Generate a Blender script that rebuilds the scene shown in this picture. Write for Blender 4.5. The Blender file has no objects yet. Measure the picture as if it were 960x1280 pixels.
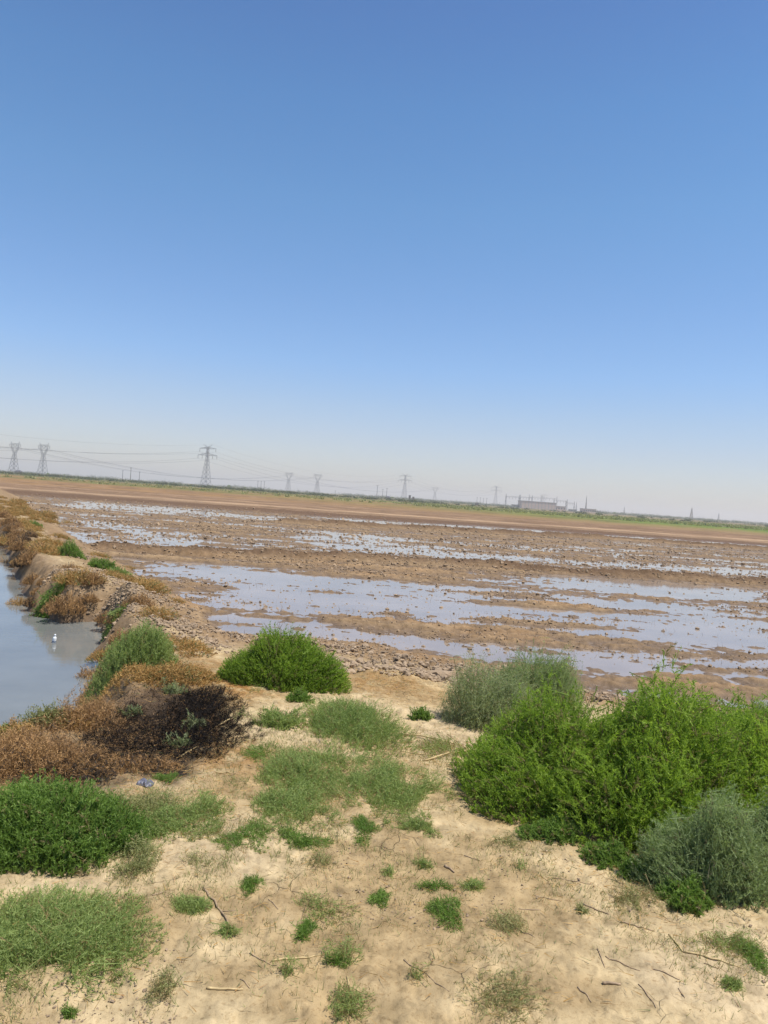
import bpy, math, random
import numpy as np
from mathutils import Matrix, Vector

random.seed(7)
RNG = np.random.default_rng(11)
scene = bpy.context.scene
COL = scene.collection
R = math.radians

# ------------------------------------------------------------------ camera
H, F, ROLL = 1.6, 925.0, R(4.0)
PITCH = math.atan(0.0205)
cam_d = bpy.data.cameras.new('camera')
cam_d.sensor_width = 36.0
cam_d.sensor_fit = 'AUTO'
cam_d.lens = 36.0 * F / 1280.0
cam_d.clip_start, cam_d.clip_end = 0.05, 20000
cam = bpy.data.objects.new('camera', cam_d)
COL.objects.link(cam)
cam.matrix_world = (Matrix.Translation((0, 0, H)) @ Matrix.Rotation(math.pi / 2 - PITCH, 4, 'X')
                    @ Matrix.Rotation(ROLL, 4, 'Z'))
scene.camera = cam


def ray(px, py):
    u, v = (px - 480) / F, (640 - py) / F
    h = u * math.cos(ROLL) - v * math.sin(ROLL)
    w = u * math.sin(ROLL) + v * math.cos(ROLL)
    return (h, math.cos(PITCH) + w * math.sin(PITCH), -math.sin(PITCH) + w * math.cos(PITCH))


def at(px, py, z=0.0):
    """ground point seen at a spot of the photo, for survey of the place"""
    d = ray(px, py)
    t = (z - H) / d[2]
    return (d[0] * t, d[1] * t)


def bearing(px, dist):
    """x of a thing on the horizon at photo column px and depth dist"""
    py = 621 + (px - 480) * 0.07
    d = ray(px, py)
    return d[0] / d[1] * dist


# ------------------------------------------------------------------ noise
def _hash(ix, iy, seed):
    n = (ix.astype(np.int64) * 374761393 + iy.astype(np.int64) * 668265263 + seed * 974711) & 0xffffffff
    n = ((n ^ (n >> 13)) * 1274126177) & 0xffffffff
    n = ((n ^ (n >> 16)) * 2246822519) & 0xffffffff
    return ((n ^ (n >> 15)) & 0xffffff) / float(0xffffff)


def vn(x, y, seed=0):
    x = np.asarray(x, float); y = np.asarray(y, float)
    ix, iy = np.floor(x), np.floor(y)
    fx, fy = x - ix, y - iy
    fx = fx * fx * (3 - 2 * fx); fy = fy * fy * (3 - 2 * fy)
    a = _hash(ix, iy, seed); b = _hash(ix + 1, iy, seed)
    c = _hash(ix, iy + 1, seed); d = _hash(ix + 1, iy + 1, seed)
    return (a + (b - a) * fx) * (1 - fy) + (c + (d - c) * fx) * fy


def fbm(x, y, seed=0, octv=4, gain=0.5):
    s, a, t = 0.0, 1.0, 0.0
    for o in range(octv):
        s = s + a * vn(x * 2 ** o + 17.3 * o, y * 2 ** o - 9.1 * o, seed + o * 31)
        t += a
        a *= gain
    return s / t


def sstep(a, b, x):
    t = np.clip((x - a) / (b - a), 0, 1)
    return t * t * (3 - 2 * t)


def sdf(poly, x, y):
    """signed distance, negative inside"""
    d2 = np.full(x.shape, 1e12)
    inside = np.zeros(x.shape, bool)
    n = len(poly)
    for i in range(n):
        ax, ay = poly[i]; bx, by = poly[(i + 1) % n]
        ex, ey = bx - ax, by - ay
        wx, wy = x - ax, y - ay
        t = np.clip((wx * ex + wy * ey) / (ex * ex + ey * ey + 1e-12), 0, 1)
        d2 = np.minimum(d2, (wx - t * ex) ** 2 + (wy - t * ey) ** 2)
        if ay != by:
            c = ((ay > y) != (by > y)) & (x < (bx - ax) * (y - ay) / (by - ay) + ax)
            inside ^= c
    return np.where(inside, -1, 1) * np.sqrt(d2)


def linedist(pts, x, y):
    d2 = np.full(x.shape, 1e12)
    for (ax, ay), (bx, by) in zip(pts[:-1], pts[1:]):
        ex, ey = bx - ax, by - ay
        wx, wy = x - ax, y - ay
        t = np.clip((wx * ex + wy * ey) / (ex * ex + ey * ey + 1e-12), 0, 1)
        d2 = np.minimum(d2, (wx - t * ex) ** 2 + (wy - t * ey) ** 2)
    return np.sqrt(d2)


# ------------------------------------------------------------------ survey of the ground
ZW, ZP = -0.35, -0.45                 # water levels of the field and of the pond
P2 = lambda pts, z: [at(a, b, z) for a, b in pts]
SHORE = P2([(4, 614), (24, 629), (46, 648), (82, 678), (120, 706), (152, 728), (190, 748), (222, 765), (248, 786), (290, 801), (380, 806), (440, 812),
            (490, 822), (560, 836), (640, 850), (720, 864), (830, 886), (960, 902), (1150, 920)], ZW)
FIELD = SHORE + [(60, SHORE[-1][1]), (260, 12), (260, 140), (-120, 140), (-120, 95)]
POND = P2([(-60, 655), (-6, 668), (12, 688), (26, 716), (38, 742), (48, 762), (78, 778), (128, 774), (146, 788)], ZP) + P2([(128, 818), (134, 842), (118, 872), (66, 897), (0, 910), (-160, 940),
           (-500, 985), (-1200, 960)], -.05) + P2([(-1500, 820), (-700, 700)], ZP)
WATER = [P2(q, ZW) for q in (
    [(55, 627), (100, 627), (200, 633), (330, 645), (430, 651), (430, 655), (300, 649), (180, 642), (90, 636), (62, 632)],
    [(113, 644), (150, 655), (200, 668), (260, 680), (325, 688), (345, 695), (150, 690), (148, 686), (190, 681), (150, 665), (124, 655)],
    [(48, 645), (58, 646), (82, 657), (108, 670), (148, 674), (150, 681), (108, 680), (90, 674), (62, 655)],
    [(165, 701), (260, 703), (330, 710), (430, 718), (560, 725), (700, 718), (830, 727), (960, 742), (960, 752), (830, 747), (720, 742), (640, 738),
     (615, 748), (650, 757), (600, 776), (560, 786), (500, 767), (420, 767), (350, 762), (300, 752), (240, 726), (190, 713)],
    [(226, 768), (290, 757), (400, 772), (470, 784), (540, 796), (610, 816), (600, 826), (540, 818), (470, 806), (430, 799), (380, 797), (330, 794), (262, 792), (238, 780)],
    [(690, 746), (800, 750), (900, 764), (960, 772), (960, 782), (840, 772), (740, 760)],
    [(690, 792), (780, 776), (880, 785), (980, 800), (980, 832), (850, 812), (760, 800)],
    [(690, 832), (760, 832), (830, 844), (820, 856), (720, 848)],
    [(370, 664), (480, 668), (600, 690), (700, 700), (600, 704), (500, 698), (400, 686)],
    [(330, 644), (600, 657), (960, 681), (960, 686), (600, 661), (420, 654)],
    [(640, 700), (760, 703), (960, 716), (960, 722), (760, 712)],
)]
BUND_NEAR = P2([(130, 687), (240, 694), (382, 699), (600, 708), (702, 716), (960, 731), (1200, 745)], ZW)
BUND_FAR = P2([(360, 654), (507, 661), (620, 667), (760, 674), (960, 688), (1200, 703)], ZW)
DIKE = [at(*p) for p in ((330, 900), (262, 825), (190, 770), (140, 735), (95, 715), (62, 690), (40, 665), (24, 645), (4, 632), (-60, 615))]
MOUNDS = [(at(112, 752), 0.95, 0.22), (at(160, 745), 0.8, 0.10), (at(235, 800), 0.55, 0.12), (at(195, 765), 0.6, 0.10), (at(90, 722), 0.8, 0.12),
          (at(215, 776), 0.5, 0.12), (at(450, 838), 0.5, 0.06), (at(520, 838), 0.55, 0.07)]
BURNT = [at(a, b) for a, b in ((150, 885), (205, 850), (262, 872), (284, 900), (262, 940), (232, 966), (170, 968), (110, 974), (66, 962), (48, 930), (95, 925), (140, 915))]
LITTER = [(at(480, 852), 0.55, 0.30), (at(225, 835), 0.8, 0.40), (at(300, 862), 0.35, 0.8), (at(60, 945), 0.9, 0.4), (at(285, 945), 0.3, 0.5)]


def terrain(x, y, detail=True):
    """height and masks of the land at world x, y"""
    x = np.asarray(x, float); y = np.asarray(y, float)
    df = sdf(FIELD, x, y)
    dp = sdf(POND, x, y)
    wob = (fbm(x * 1.3, y * 1.3, 5, 4) - 0.5)
    df = df + wob * 0.5 * sstep(40, 10, y) + (fbm(x * 5, y * 5, 8, 3) - .5) * 0.18
    dp = dp + wob * 0.30 + (fbm(x * 4, y * 4, 9, 3) - .5) * 0.16
    r = np.hypot(x, y)
    # dike body
    z = (fbm(x * .9, y * .9, 3, 4) - 0.5) * 0.10 + (fbm(x * 6, y * 6, 4, 3) - 0.5) * 0.022
    z += (np.abs(fbm(x * 17, y * 17, 6, 3) - 0.5)) * 0.030 * sstep(30, 12, r)
    z = z * (1 - 0.5 * sstep(2.5, 1.0, r))
    z += sstep(8, 10, y) * sstep(1.6, .2, dp) * (fbm(x * 3, y * 3, 7, 4) - .45) * .17
    z -= sstep(3.0, .25, df) * .29 * sstep(-3.6, -2.0, x) * (y > 0) + sstep(1.2, .1, df) * .15 * sstep(-2.0, -3.6, x)
    # rubbly field-side edge
    rim = np.exp(-((df - 0.42) / 0.34) ** 2) * sstep(1.5, 6, y)
    lump = np.abs(fbm(x * 7, y * 7, 21, 4) - 0.5) * 2
    z += rim * (0.0 + 0.10 * lump)
    for (mx, my), mr, mh in MOUNDS:
        g = np.exp(-(((x - mx) ** 2 + (y - my) ** 2) / mr ** 2) * 1.6)
        z += g * mh * (0.55 + 0.9 * fbm(x * 5, y * 5, 33, 4))
    # the field
    m = np.full(x.shape, 0.0)
    wsd = np.full(x.shape, 1e3)
    near = (y < 120) & (df < 3)
    if near.any():
        xs, ys = x[near], y[near]
        w = np.full(xs.shape, 1e3)
        for q in WATER:
            d = sdf(q, xs, ys)
            w = np.minimum(w, d)
        wsd[near] = w
    sc = np.clip(y / 14.0, 0.5, 4)
    wsd_n = np.clip(wsd / sc, -1.2, 1.0)
    rows = fbm(x * 0.30, y * 1.1, 41, 4) - 0.5
    rows2 = fbm(x * 0.9, y * 2.6, 43, 4) - 0.5
    fine = fbm(x * 5.5, y * 6.5, 47, 4, 0.6) - 0.5
    inw = sstep(.12, -.35, wsd / sc)
    furrow = fbm(x * .10 + .05 * y, y * 2.0, 45, 3) - 0.5
    zf = -0.345 + 0.020 * wsd_n - .014 * inw + 0.06 * rows + 0.07 * rows2 + 0.17 * furrow + 0.11 * fine + .09 * (fbm(x * 1.9, y * 3.0, 49, 3) - .5) * sstep(16, 22, y)
    dry = sstep(60, 68, y + 6 * (rows)) * sstep(-10, -2, y - 62)
    zf -= 0.022 * sstep(20, 24, y) * sstep(66, 58, y)
    zf -= .014 * sstep(.02, .25, x / np.maximum(y, 1)) * sstep(60, 50, y)
    zf += 0.10 * dry * np.where(wsd < 0.5, 0.0, 1.0)
    dn, dfar = linedist(BUND_NEAR, x, y), linedist(BUND_FAR, x, y)
    zf += 0.20 * np.exp(-(dn / 0.42) ** 2) * (0.6 + 0.8 * fbm(x * 2, y * 2, 51, 3))
    zf += 0.28 * np.exp(-(dfar / 0.75) ** 2) * (0.6 + 0.8 * fbm(x * 1, y * 1, 52, 3))
    zf = np.where(y > 68, -0.26 + 0.05 * np.sin(y * 1.9 + 2 * rows) * sstep(68, 76, y) + 0.06 * rows2, zf)
    k = sstep(0.15, -0.55, df)
    z = z * (1 - k) + zf * k
    # the pond bed
    kp = sstep(0.28, -0.45, dp)
    z = z * (1 - kp) + (-0.85) * kp
    return z, df, dp, wsd, k, kp


def land(px, py):
    """spot of the land itself seen at px, py"""
    z_ = 0.0
    for _ in range(6):
        x_, y_ = at(px, py, z_)
        z_ = max(-.5, .5 * z_ + .5 * gz(x_, y_))
    return at(px, py, z_) + (z_,)


def gz(x, y):
    return float(terrain(np.array([x]), np.array([y]))[0][0])


# ------------------------------------------------------------------ mesh helpers
def np_mesh(name, verts, faces, attrs=None, smooth=False, colors=None):
    """verts (n,3), faces (m,k) all one k"""
    me = bpy.data.meshes.new(name)
    verts = np.ascontiguousarray(verts, np.float32)
    faces = np.ascontiguousarray(faces, np.int32)
    m, k = faces.shape
    me.vertices.add(len(verts)); me.vertices.foreach_set('co', verts.ravel())
    me.loops.add(m * k); me.loops.foreach_set('vertex_index', faces.ravel())
    me.polygons.add(m)
    me.polygons.foreach_set('loop_start', np.arange(0, m * k, k, dtype=np.int32))
    me.polygons.foreach_set('loop_total', np.full(m, k, np.int32))
    me.polygons.foreach_set('use_smooth', np.full(m, bool(smooth)))
    for nm, arr in (attrs or {}).items():
        a = me.attributes.new(nm, 'FLOAT', 'POINT')
        a.data.foreach_set('value', np.ascontiguousarray(arr, np.float32))
    for nm, arr in (colors or {}).items():
        a = me.attributes.new(nm, 'FLOAT_COLOR', 'POINT')
        c = np.ones((len(verts), 4), np.float32); c[:, :3] = arr
        a.data.foreach_set('color', c.ravel())
    me.update(); me.validate()
    return me


def link(name, me, mat=None, parent=None, loc=None):
    o = bpy.data.objects.new(name, me)
    COL.objects.link(o)
    if mat is not None and me is not None:
        me.materials.append(mat)
    if parent is not None:
        o.parent = parent
    if loc is not None:
        o.location = loc
    return o


def tag(o, label=None, cat=None, group=None, kind=None):
    if label: o['label'] = label
    if cat: o['category'] = cat
    if group: o['group'] = group
    if kind: o['kind'] = kind
    return o


def empty(name, loc, label, cat, group=None):
    o = bpy.data.objects.new(name, None)
    o.empty_display_size = 0.1
    COL.objects.link(o); o.location = loc
    return tag(o, label, cat, group)


class MB:
    def __init__(s): s.v, s.f = [], []

    def bar(s, a, b, w, w2=None, n=4):
        a, b = Vector(a), Vector(b)
        d = (b - a)
        if d.length < 1e-6: return
        d.normalize()
        u = d.cross(Vector((0, 0, 1)) if abs(d.z) < 0.9 else Vector((1, 0, 0))).normalized()
        t = d.cross(u)
        i = len(s.v)
        for p, ww in ((a, w), (b, w if w2 is None else w2)):
            for k in range(n):
                an = 2 * math.pi * (k + .5) / n
                s.v.append(p + (u * math.cos(an) + t * math.sin(an)) * ww * .5)
        for k in range(n):
            j = (k + 1) % n
            s.f.append((i + k, i + j, i + n + j, i + n + k))
        s.f.append(tuple(i + k for k in reversed(range(n)))); s.f.append(tuple(i + n + k for k in range(n)))

    def tube(s, pts, rad, n=6, joined=False):
        pts = [Vector(p) for p in pts]
        if not hasattr(rad, '__len__'): rad = [rad] * len(pts)
        base = len(s.v)
        for q, p in enumerate(pts):
            d = (pts[min(q + 1, len(pts) - 1)] - pts[max(q - 1, 0)]).normalized()
            u = d.cross(Vector((0, 0, 1)) if abs(d.z) < 0.9 else Vector((1, 0, 0))).normalized()
            t = d.cross(u)
            for k in range(n):
                an = 2 * math.pi * k / n
                s.v.append(p + (u * math.cos(an) + t * math.sin(an)) * rad[q])
        for q in range(len(pts) - 1):
            for k in range(n):
                j = (k + 1) % n
                s.f.append((base + q * n + k, base + q * n + j, base + (q + 1) * n + j, base + (q + 1) * n + k))
        if joined:
            for k in range(n): s.f.append((k, (k + 1) % n, base + (k + 1) % n, base + k))
        else:
            s.f.append(tuple(base + k for k in reversed(range(n))))
        s.f.append(tuple(base + (len(pts) - 1) * n + k for k in range(n)))

    def box(s, x0, x1, y0, y1, z0, z1):
        i = len(s.v)
        s.v += [Vector(p) for p in ((x0, y0, z0), (x1, y0, z0), (x1, y1, z0), (x0, y1, z0), (x0, y0, z1), (x1, y0, z1), (x1, y1, z1), (x0, y1, z1))]
        for q in ((0, 3, 2, 1), (4, 5, 6, 7), (0, 1, 5, 4), (1, 2, 6, 5), (2, 3, 7, 6), (3, 0, 4, 7)):
            s.f.append(tuple(i + k for k in q))

    def lathe(s, prof, n=14):
        i = len(s.v)
        for r_, z in prof:
            for k in range(n):
                a = 2 * math.pi * k / n
                s.v.append(Vector((r_ * math.cos(a), r_ * math.sin(a), z)))
        for q in range(len(prof) - 1):
            for k in range(n):
                j = (k + 1) % n
                s.f.append((i + q * n + k, i + q * n + j, i + (q + 1) * n + j, i + (q + 1) * n + k))

    def mesh(s, name):
        me = bpy.data.meshes.new(name)
        me.from_pydata([tuple(v) for v in s.v], [], s.f); me.update()
        return me

    def build(s, name, mat, parent=None, loc=None):
        return link(name, s.mesh(name), mat, parent, loc)


# ------------------------------------------------------------------ materials
def newmat(name):
    m = bpy.data.materials.new(name); m.use_nodes = True
    nt = m.node_tree
    for n in list(nt.nodes):
        if n.type != 'OUTPUT_MATERIAL': nt.nodes.remove(n)
    return m, nt, [n for n in nt.nodes if n.type == 'OUTPUT_MATERIAL'][0]


def nd(nt, t, **kw):
    n = nt.nodes.new(t)
    for k, v in kw.items():
        if k in n.inputs.keys() if hasattr(n.inputs, 'keys') else False: n.inputs[k].default_value = v
        else: setattr(n, k, v)
    return n


def noise(nt, vec, scale, detail=4, rough=0.55, dist=0.0):
    n = nt.nodes.new('ShaderNodeTexNoise')
    n.inputs['Scale'].default_value = scale; n.inputs['Detail'].default_value = detail
    n.inputs['Roughness'].default_value = rough; n.inputs['Distortion'].default_value = dist
    nt.links.new(vec, n.inputs['Vector'])
    return n.outputs['Fac']


def math_(nt, op, a, b=None, clamp=False):
    n = nt.nodes.new('ShaderNodeMath'); n.operation = op; n.use_clamp = clamp
    for i, q in enumerate((a, b)):
        if q is None: continue
        if isinstance(q, (int, float)): n.inputs[i].default_value = q
        else: nt.links.new(q, n.inputs[i])
    return n.outputs[0]


def mixc(nt, f, a, b, mode='MIX'):
    n = nt.nodes.new('ShaderNodeMix'); n.data_type = 'RGBA'; n.blend_type = mode
    for i, q in ((0, f), (6, a), (7, b)):
        if isinstance(q, (int, float)): n.inputs[i].default_value = q
        elif isinstance(q, tuple): n.inputs[i].default_value = (*q, 1) if len(q) == 3 else q
        else: nt.links.new(q, n.inputs[i])
    return n.outputs[2]


def mrange(nt, v, a, b, c, d):
    n = nt.nodes.new('ShaderNodeMapRange')
    nt.links.new(v, n.inputs[0])
    for i, q in enumerate((a, b, c, d)): n.inputs[i + 1].default_value = q
    return n.outputs[0]


def world_pos(nt):
    return nt.nodes.new('ShaderNodeNewGeometry').outputs['Position']


def ground_material():
    m, nt, out = newmat('earth')
    L = nt.links.new
    pos = world_pos(nt)
    col = nd(nt, 'ShaderNodeAttribute', attribute_name='tone').outputs['Color']
    wet = nd(nt, 'ShaderNodeAttribute', attribute_name='wet').outputs['Fac']
    rough_a = nd(nt, 'ShaderNodeAttribute', attribute_name='grit').outputs['Fac']
    n1 = noise(nt, pos, 9, 6, 0.62)
    n2 = noise(nt, pos, 60, 5, 0.65)
    n3 = noise(nt, pos, 260, 3, 0.6)
    c = mixc(nt, mrange(nt, n1, .3, .72, 0, 1), mixc(nt, 1.0, col, (0.80, 0.76, 0.70), 'MULTIPLY'), mixc(nt, 1.0, col, (1.16, 1.14, 1.12), 'MULTIPLY'))
    c = mixc(nt, mrange(nt, n2, .30, .46, 0.75, 0), c, mixc(nt, 1.0, c, (0.62, 0.55, 0.47), 'MULTIPLY'))
    c = mixc(nt, mrange(nt, n3, .62, .74, 0, 0.5), c, mixc(nt, 1.0, c, (1.3, 1.28, 1.25), 'MULTIPLY'))
    c = mixc(nt, mrange(nt, n3, .30, .42, .55, 0), c, mixc(nt, 1.0, c, (0.60, 0.54, 0.48), 'MULTIPLY'))
    vo = nt.nodes.new('ShaderNodeTexVoronoi'); vo.feature = 'DISTANCE_TO_EDGE'; vo.inputs['Scale'].default_value = 7.0
    wp = nt.nodes.new('ShaderNodeMix'); wp.data_type = 'VECTOR'; wp.inputs[0].default_value = .12
    nz = nt.nodes.new('ShaderNodeTexNoise'); nz.inputs['Scale'].default_value = 5.0; nz.inputs['Detail'].default_value = 4; L(pos, nz.inputs['Vector'])
    L(pos, wp.inputs[4]); L(nz.outputs['Color'], wp.inputs[5]); L(wp.outputs[1], vo.inputs['Vector'])
    gate = mrange(nt, noise(nt, pos, 2.3, 3), .54, .66, 0, 1)
    crack = math_(nt, 'MULTIPLY', mrange(nt, vo.outputs['Distance'], .0, .015, 1, 0), gate)
    c = mixc(nt, math_(nt, 'MULTIPLY', crack, .28), c, mixc(nt, 1.0, c, (0.45, 0.40, 0.36), 'MULTIPLY'))
    b = nt.nodes.new('ShaderNodeBsdfPrincipled')
    L(c, b.inputs['Base Color'])
    L(mrange(nt, wet, 0, 1, 0.95, 0.42), b.inputs['Roughness'])
    L(mrange(nt, wet, 0, 1, 0.06, 0.25), b.inputs['Specular IOR Level'])
    bp = nt.nodes.new('ShaderNodeBump'); bp.inputs['Distance'].default_value = 0.02
    bp.inputs['Strength'].default_value = 1.0
    h = math_(nt, 'ADD', math_(nt, 'MULTIPLY', n1, 0.9), math_(nt, 'ADD', math_(nt, 'MULTIPLY', n2, 0.38), math_(nt, 'MULTIPLY', n3, 0.10)))
    h = math_(nt, 'SUBTRACT', h, math_(nt, 'MULTIPLY', crack, .5))
    h = math_(nt, 'MULTIPLY', h, rough_a)
    L(h, bp.inputs['Height']); L(bp.outputs[0], b.inputs['Normal'])
    L(b.outputs[0], out.inputs['Surface'])
    return m


def water_material(name, base, rough, bump, scale):
    m, nt, out = newmat(name)
    L = nt.links.new
    pos = world_pos(nt)
    b = nt.nodes.new('ShaderNodeBsdfPrincipled')
    n0 = noise(nt, pos, 0.7, 4, .6)
    L(mixc(nt, mrange(nt, n0, .35, .65, 0, 1), tuple(q * .85 for q in base), tuple(q * 1.12 for q in base)), b.inputs['Base Color'])
    b.inputs['Roughness'].default_value = rough
    b.inputs['IOR'].default_value = 1.333
    bp = nt.nodes.new('ShaderNodeBump'); bp.inputs['Distance'].default_value = 0.01; bp.inputs['Strength'].default_value = bump
    sc = nt.nodes.new('ShaderNodeMapping'); sc.inputs['Scale'].default_value = (0.6, 1.3, 1)
    L(pos, sc.inputs['Vector'])
    n1 = noise(nt, sc.outputs[0], scale, 4, .55)
    L(n1, bp.inputs['Height']); L(bp.outputs[0], b.inputs['Normal'])
    L(b.outputs[0], out.inputs['Surface'])
    return m


def leaf_material(name, c0, c1, trans=0.3, rough=0.6, dry=None):
    m, nt, out = newmat(name)
    L = nt.links.new
    t = nd(nt, 'ShaderNodeAttribute', attribute_name='tint').outputs['Fac']
    c = mixc(nt, t, c0, c1)
    if dry:
        t2 = nd(nt, 'ShaderNodeAttribute', attribute_name='dry').outputs['Fac']
        c = mixc(nt, t2, c, dry)
    b = nt.nodes.new('ShaderNodeBsdfPrincipled'); L(c, b.inputs['Base Color'])
    b.inputs['Roughness'].default_value = rough; b.inputs['Specular IOR Level'].default_value = 0.3 if trans > .04 else 0.03
    if trans > 0:
        tr = nt.nodes.new('ShaderNodeBsdfTranslucent')
        L(mixc(nt, 1.0, c, (1.15, 1.2, 0.8), 'MULTIPLY'), tr.inputs['Color'])
        mx = nt.nodes.new('ShaderNodeMixShader'); mx.inputs[0].default_value = trans
        L(b.outputs[0], mx.inputs[1]); L(tr.outputs[0], mx.inputs[2])
        L(mx.outputs[0], out.inputs['Surface'])
    else:
        L(b.outputs[0], out.inputs['Surface'])
    return m


def plain(name, c, rough=0.7, metal=0.0, vary=0.25, scale=20, bump=0.0):
    m, nt, out = newmat(name)
    L = nt.links.new
    tc = nt.nodes.new('ShaderNodeTexCoord').outputs['Object']
    n = noise(nt, tc, scale, 5, .6)
    b = nt.nodes.new('ShaderNodeBsdfPrincipled')
    L(mixc(nt, mrange(nt, n, .3, .7, 0, 1), tuple(q * (1 - vary) for q in c), tuple(min(1, q * (1 + vary)) for q in c)), b.inputs['Base Color'])
    b.inputs['Roughness'].default_value = rough; b.inputs['Metallic'].default_value = metal
    if bump:
        bp = nt.nodes.new('ShaderNodeBump'); bp.inputs['Strength'].default_value = bump; bp.inputs['Distance'].default_value = 0.01
        L(n, bp.inputs['Height']); L(bp.outputs[0], b.inputs['Normal'])
    L(b.outputs[0], out.inputs['Surface'])
    return m


M = dict(
    earth=ground_material(),
    field_water=water_material('field_water', (0.25, 0.20, 0.16), 0.07, 0.10, 5),
    pond_water=water_material('pond_water', (0.155, 0.16, 0.15), 0.05, 0.16, 7),
    bright=leaf_material('bright_leaf', (0.140, 0.225, 0.022), (0.330, 0.450, 0.065), 0.55, dry=(0.22, 0.19, 0.08)),
    green=leaf_material('green_leaf', (0.105, 0.180, 0.030), (0.230, 0.340, 0.070), 0.48, dry=(0.26, 0.21, 0.10)),
    mat=leaf_material('mat_leaf', (0.185, 0.250, 0.068), (0.360, 0.425, 0.145), 0.48, dry=(0.28, 0.20, 0.09)),
    grey=leaf_material('grey_leaf', (0.200, 0.240, 0.105), (0.420, 0.460, 0.240), 0.48, dry=(0.26, 0.22, 0.12)),
    blue=leaf_material('blue_leaf', (0.175, 0.235, 0.098), (0.350, 0.430, 0.195), 0.48, dry=(0.20, 0.18, 0.11)),
    pale=leaf_material('pale_leaf', (0.190, 0.205, 0.070), (0.360, 0.350, 0.150), 0.35, dry=(0.33, 0.25, 0.12)),
    straw=leaf_material('straw_leaf', (0.30, 0.16, 0.045), (0.52, 0.33, 0.12), 0.25, dry=(0.12, 0.15, 0.05)),
    brown=leaf_material('brown_twig', (0.22, 0.122, 0.052), (0.50, 0.295, 0.120), 0.15, dry=(0.035, 0.03, 0.027)),
    burnt=leaf_material('burnt_twig', (0.008, 0.007, 0.007), (0.030, 0.024, 0.020), 0.02, dry=(0.14, 0.08, 0.04)),
    wood=plain('woody_stem', (0.16, 0.11, 0.065), 0.85),
    stick=plain('dry_stick', (0.27, 0.19, 0.115), 0.8, vary=.4, scale=60),
    paleStick=plain('pale_stalk', (0.42, 0.31, 0.15), 0.75, vary=.25, scale=60),
    steel=plain('galvanised_steel', (0.16, 0.17, 0.18), 0.6, 0.2),
    wire=plain('cable_metal', (0.10, 0.10, 0.11), 0.6),
    glassy=plain('insulator_glass', (0.10, 0.09, 0.08), 0.3),
    scrub=leaf_material('scrub_leaf', (0.035, 0.060, 0.018), (0.085, 0.110, 0.035), 0.25),
    brick=plain('brown_brick', (0.54, 0.39, 0.32), 0.9, vary=.15, scale=2),
    concrete=plain('grey_concrete', (0.34, 0.32, 0.30), 0.9, vary=.12, scale=1),
    dark=plain('dark_opening', (0.05, 0.05, 0.055), 0.5),
    rust=plain('weathered_dark', (0.09, 0.08, 0.075), 0.8),
    white=plain('white_plastic', (0.75, 0.76, 0.76), 0.35, vary=.06),
    navy=plain('blue_label', (0.05, 0.09, 0.16), 0.4),
)


def clod_material(name, c):
    m, nt, out = newmat(name)
    L = nt.links.new
    oi = nd(nt, 'ShaderNodeAttribute', attribute_name='tint').outputs['Fac']
    rnd = nt.nodes.new('ShaderNodeObjectInfo').outputs['Random']
    pos = world_pos(nt)
    n1 = noise(nt, pos, 45, 5, .65)
    n2 = noise(nt, pos, 6, 3, .6)
    f = math_(nt, 'ADD', math_(nt, 'MULTIPLY', oi, .6), math_(nt, 'MULTIPLY', rnd, .3), True)
    c0 = mixc(nt, f, tuple(q * .5 for q in c), tuple(q * 1.55 for q in c))
    c0 = mixc(nt, mrange(nt, n1, .3, .7, 0.45, 0), c0, tuple(q * .5 for q in c))
    b = nt.nodes.new('ShaderNodeBsdfPrincipled'); L(c0, b.inputs['Base Color']); b.inputs['Roughness'].default_value = .9
    bp = nt.nodes.new('ShaderNodeBump'); bp.inputs['Strength'].default_value = .7; bp.inputs['Distance'].default_value = .012
    L(math_(nt, 'ADD', n1, n2), bp.inputs['Height']); L(bp.outputs[0], b.inputs['Normal'])
    L(b.outputs[0], out.inputs['Surface'])
    return m


M['clod_dry'] = clod_material('dry_clod', (0.33, 0.236, 0.148))
M['clod_wet'] = clod_material('damp_clod', (0.295, 0.204, 0.122))

# ------------------------------------------------------------------ the ground: one sheet, fine near by, coarse far off
fine_a = np.linspace(-41, 41, 900)
ang = np.radians(np.concatenate([np.arange(-180, -41.2, 3.0), fine_a, np.arange(43, 180, 3.0)]))
rr = [0.9]
while rr[-1] < 120: rr.append(rr[-1] * 1.0046)
while rr[-1] < 5000: rr.append(rr[-1] * 1.03)
rr = np.array(rr)
A, RR = np.meshgrid(ang, rr)
GX, GY = RR * np.sin(A), RR * np.cos(A)
gx, gy = GX.ravel(), GY.ravel()
z, df, dp, wsd, kf, kp = terrain(gx, gy)

lin = lambda r_, g_, b_: np.array([((q / 255 + .055) / 1.055) ** 2.4 if q > 10 else q / 255 / 12.92 for q in (r_, g_, b_)])


def lerp(a, b, t):
    return a + (b - a) * t[:, None]


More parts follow.
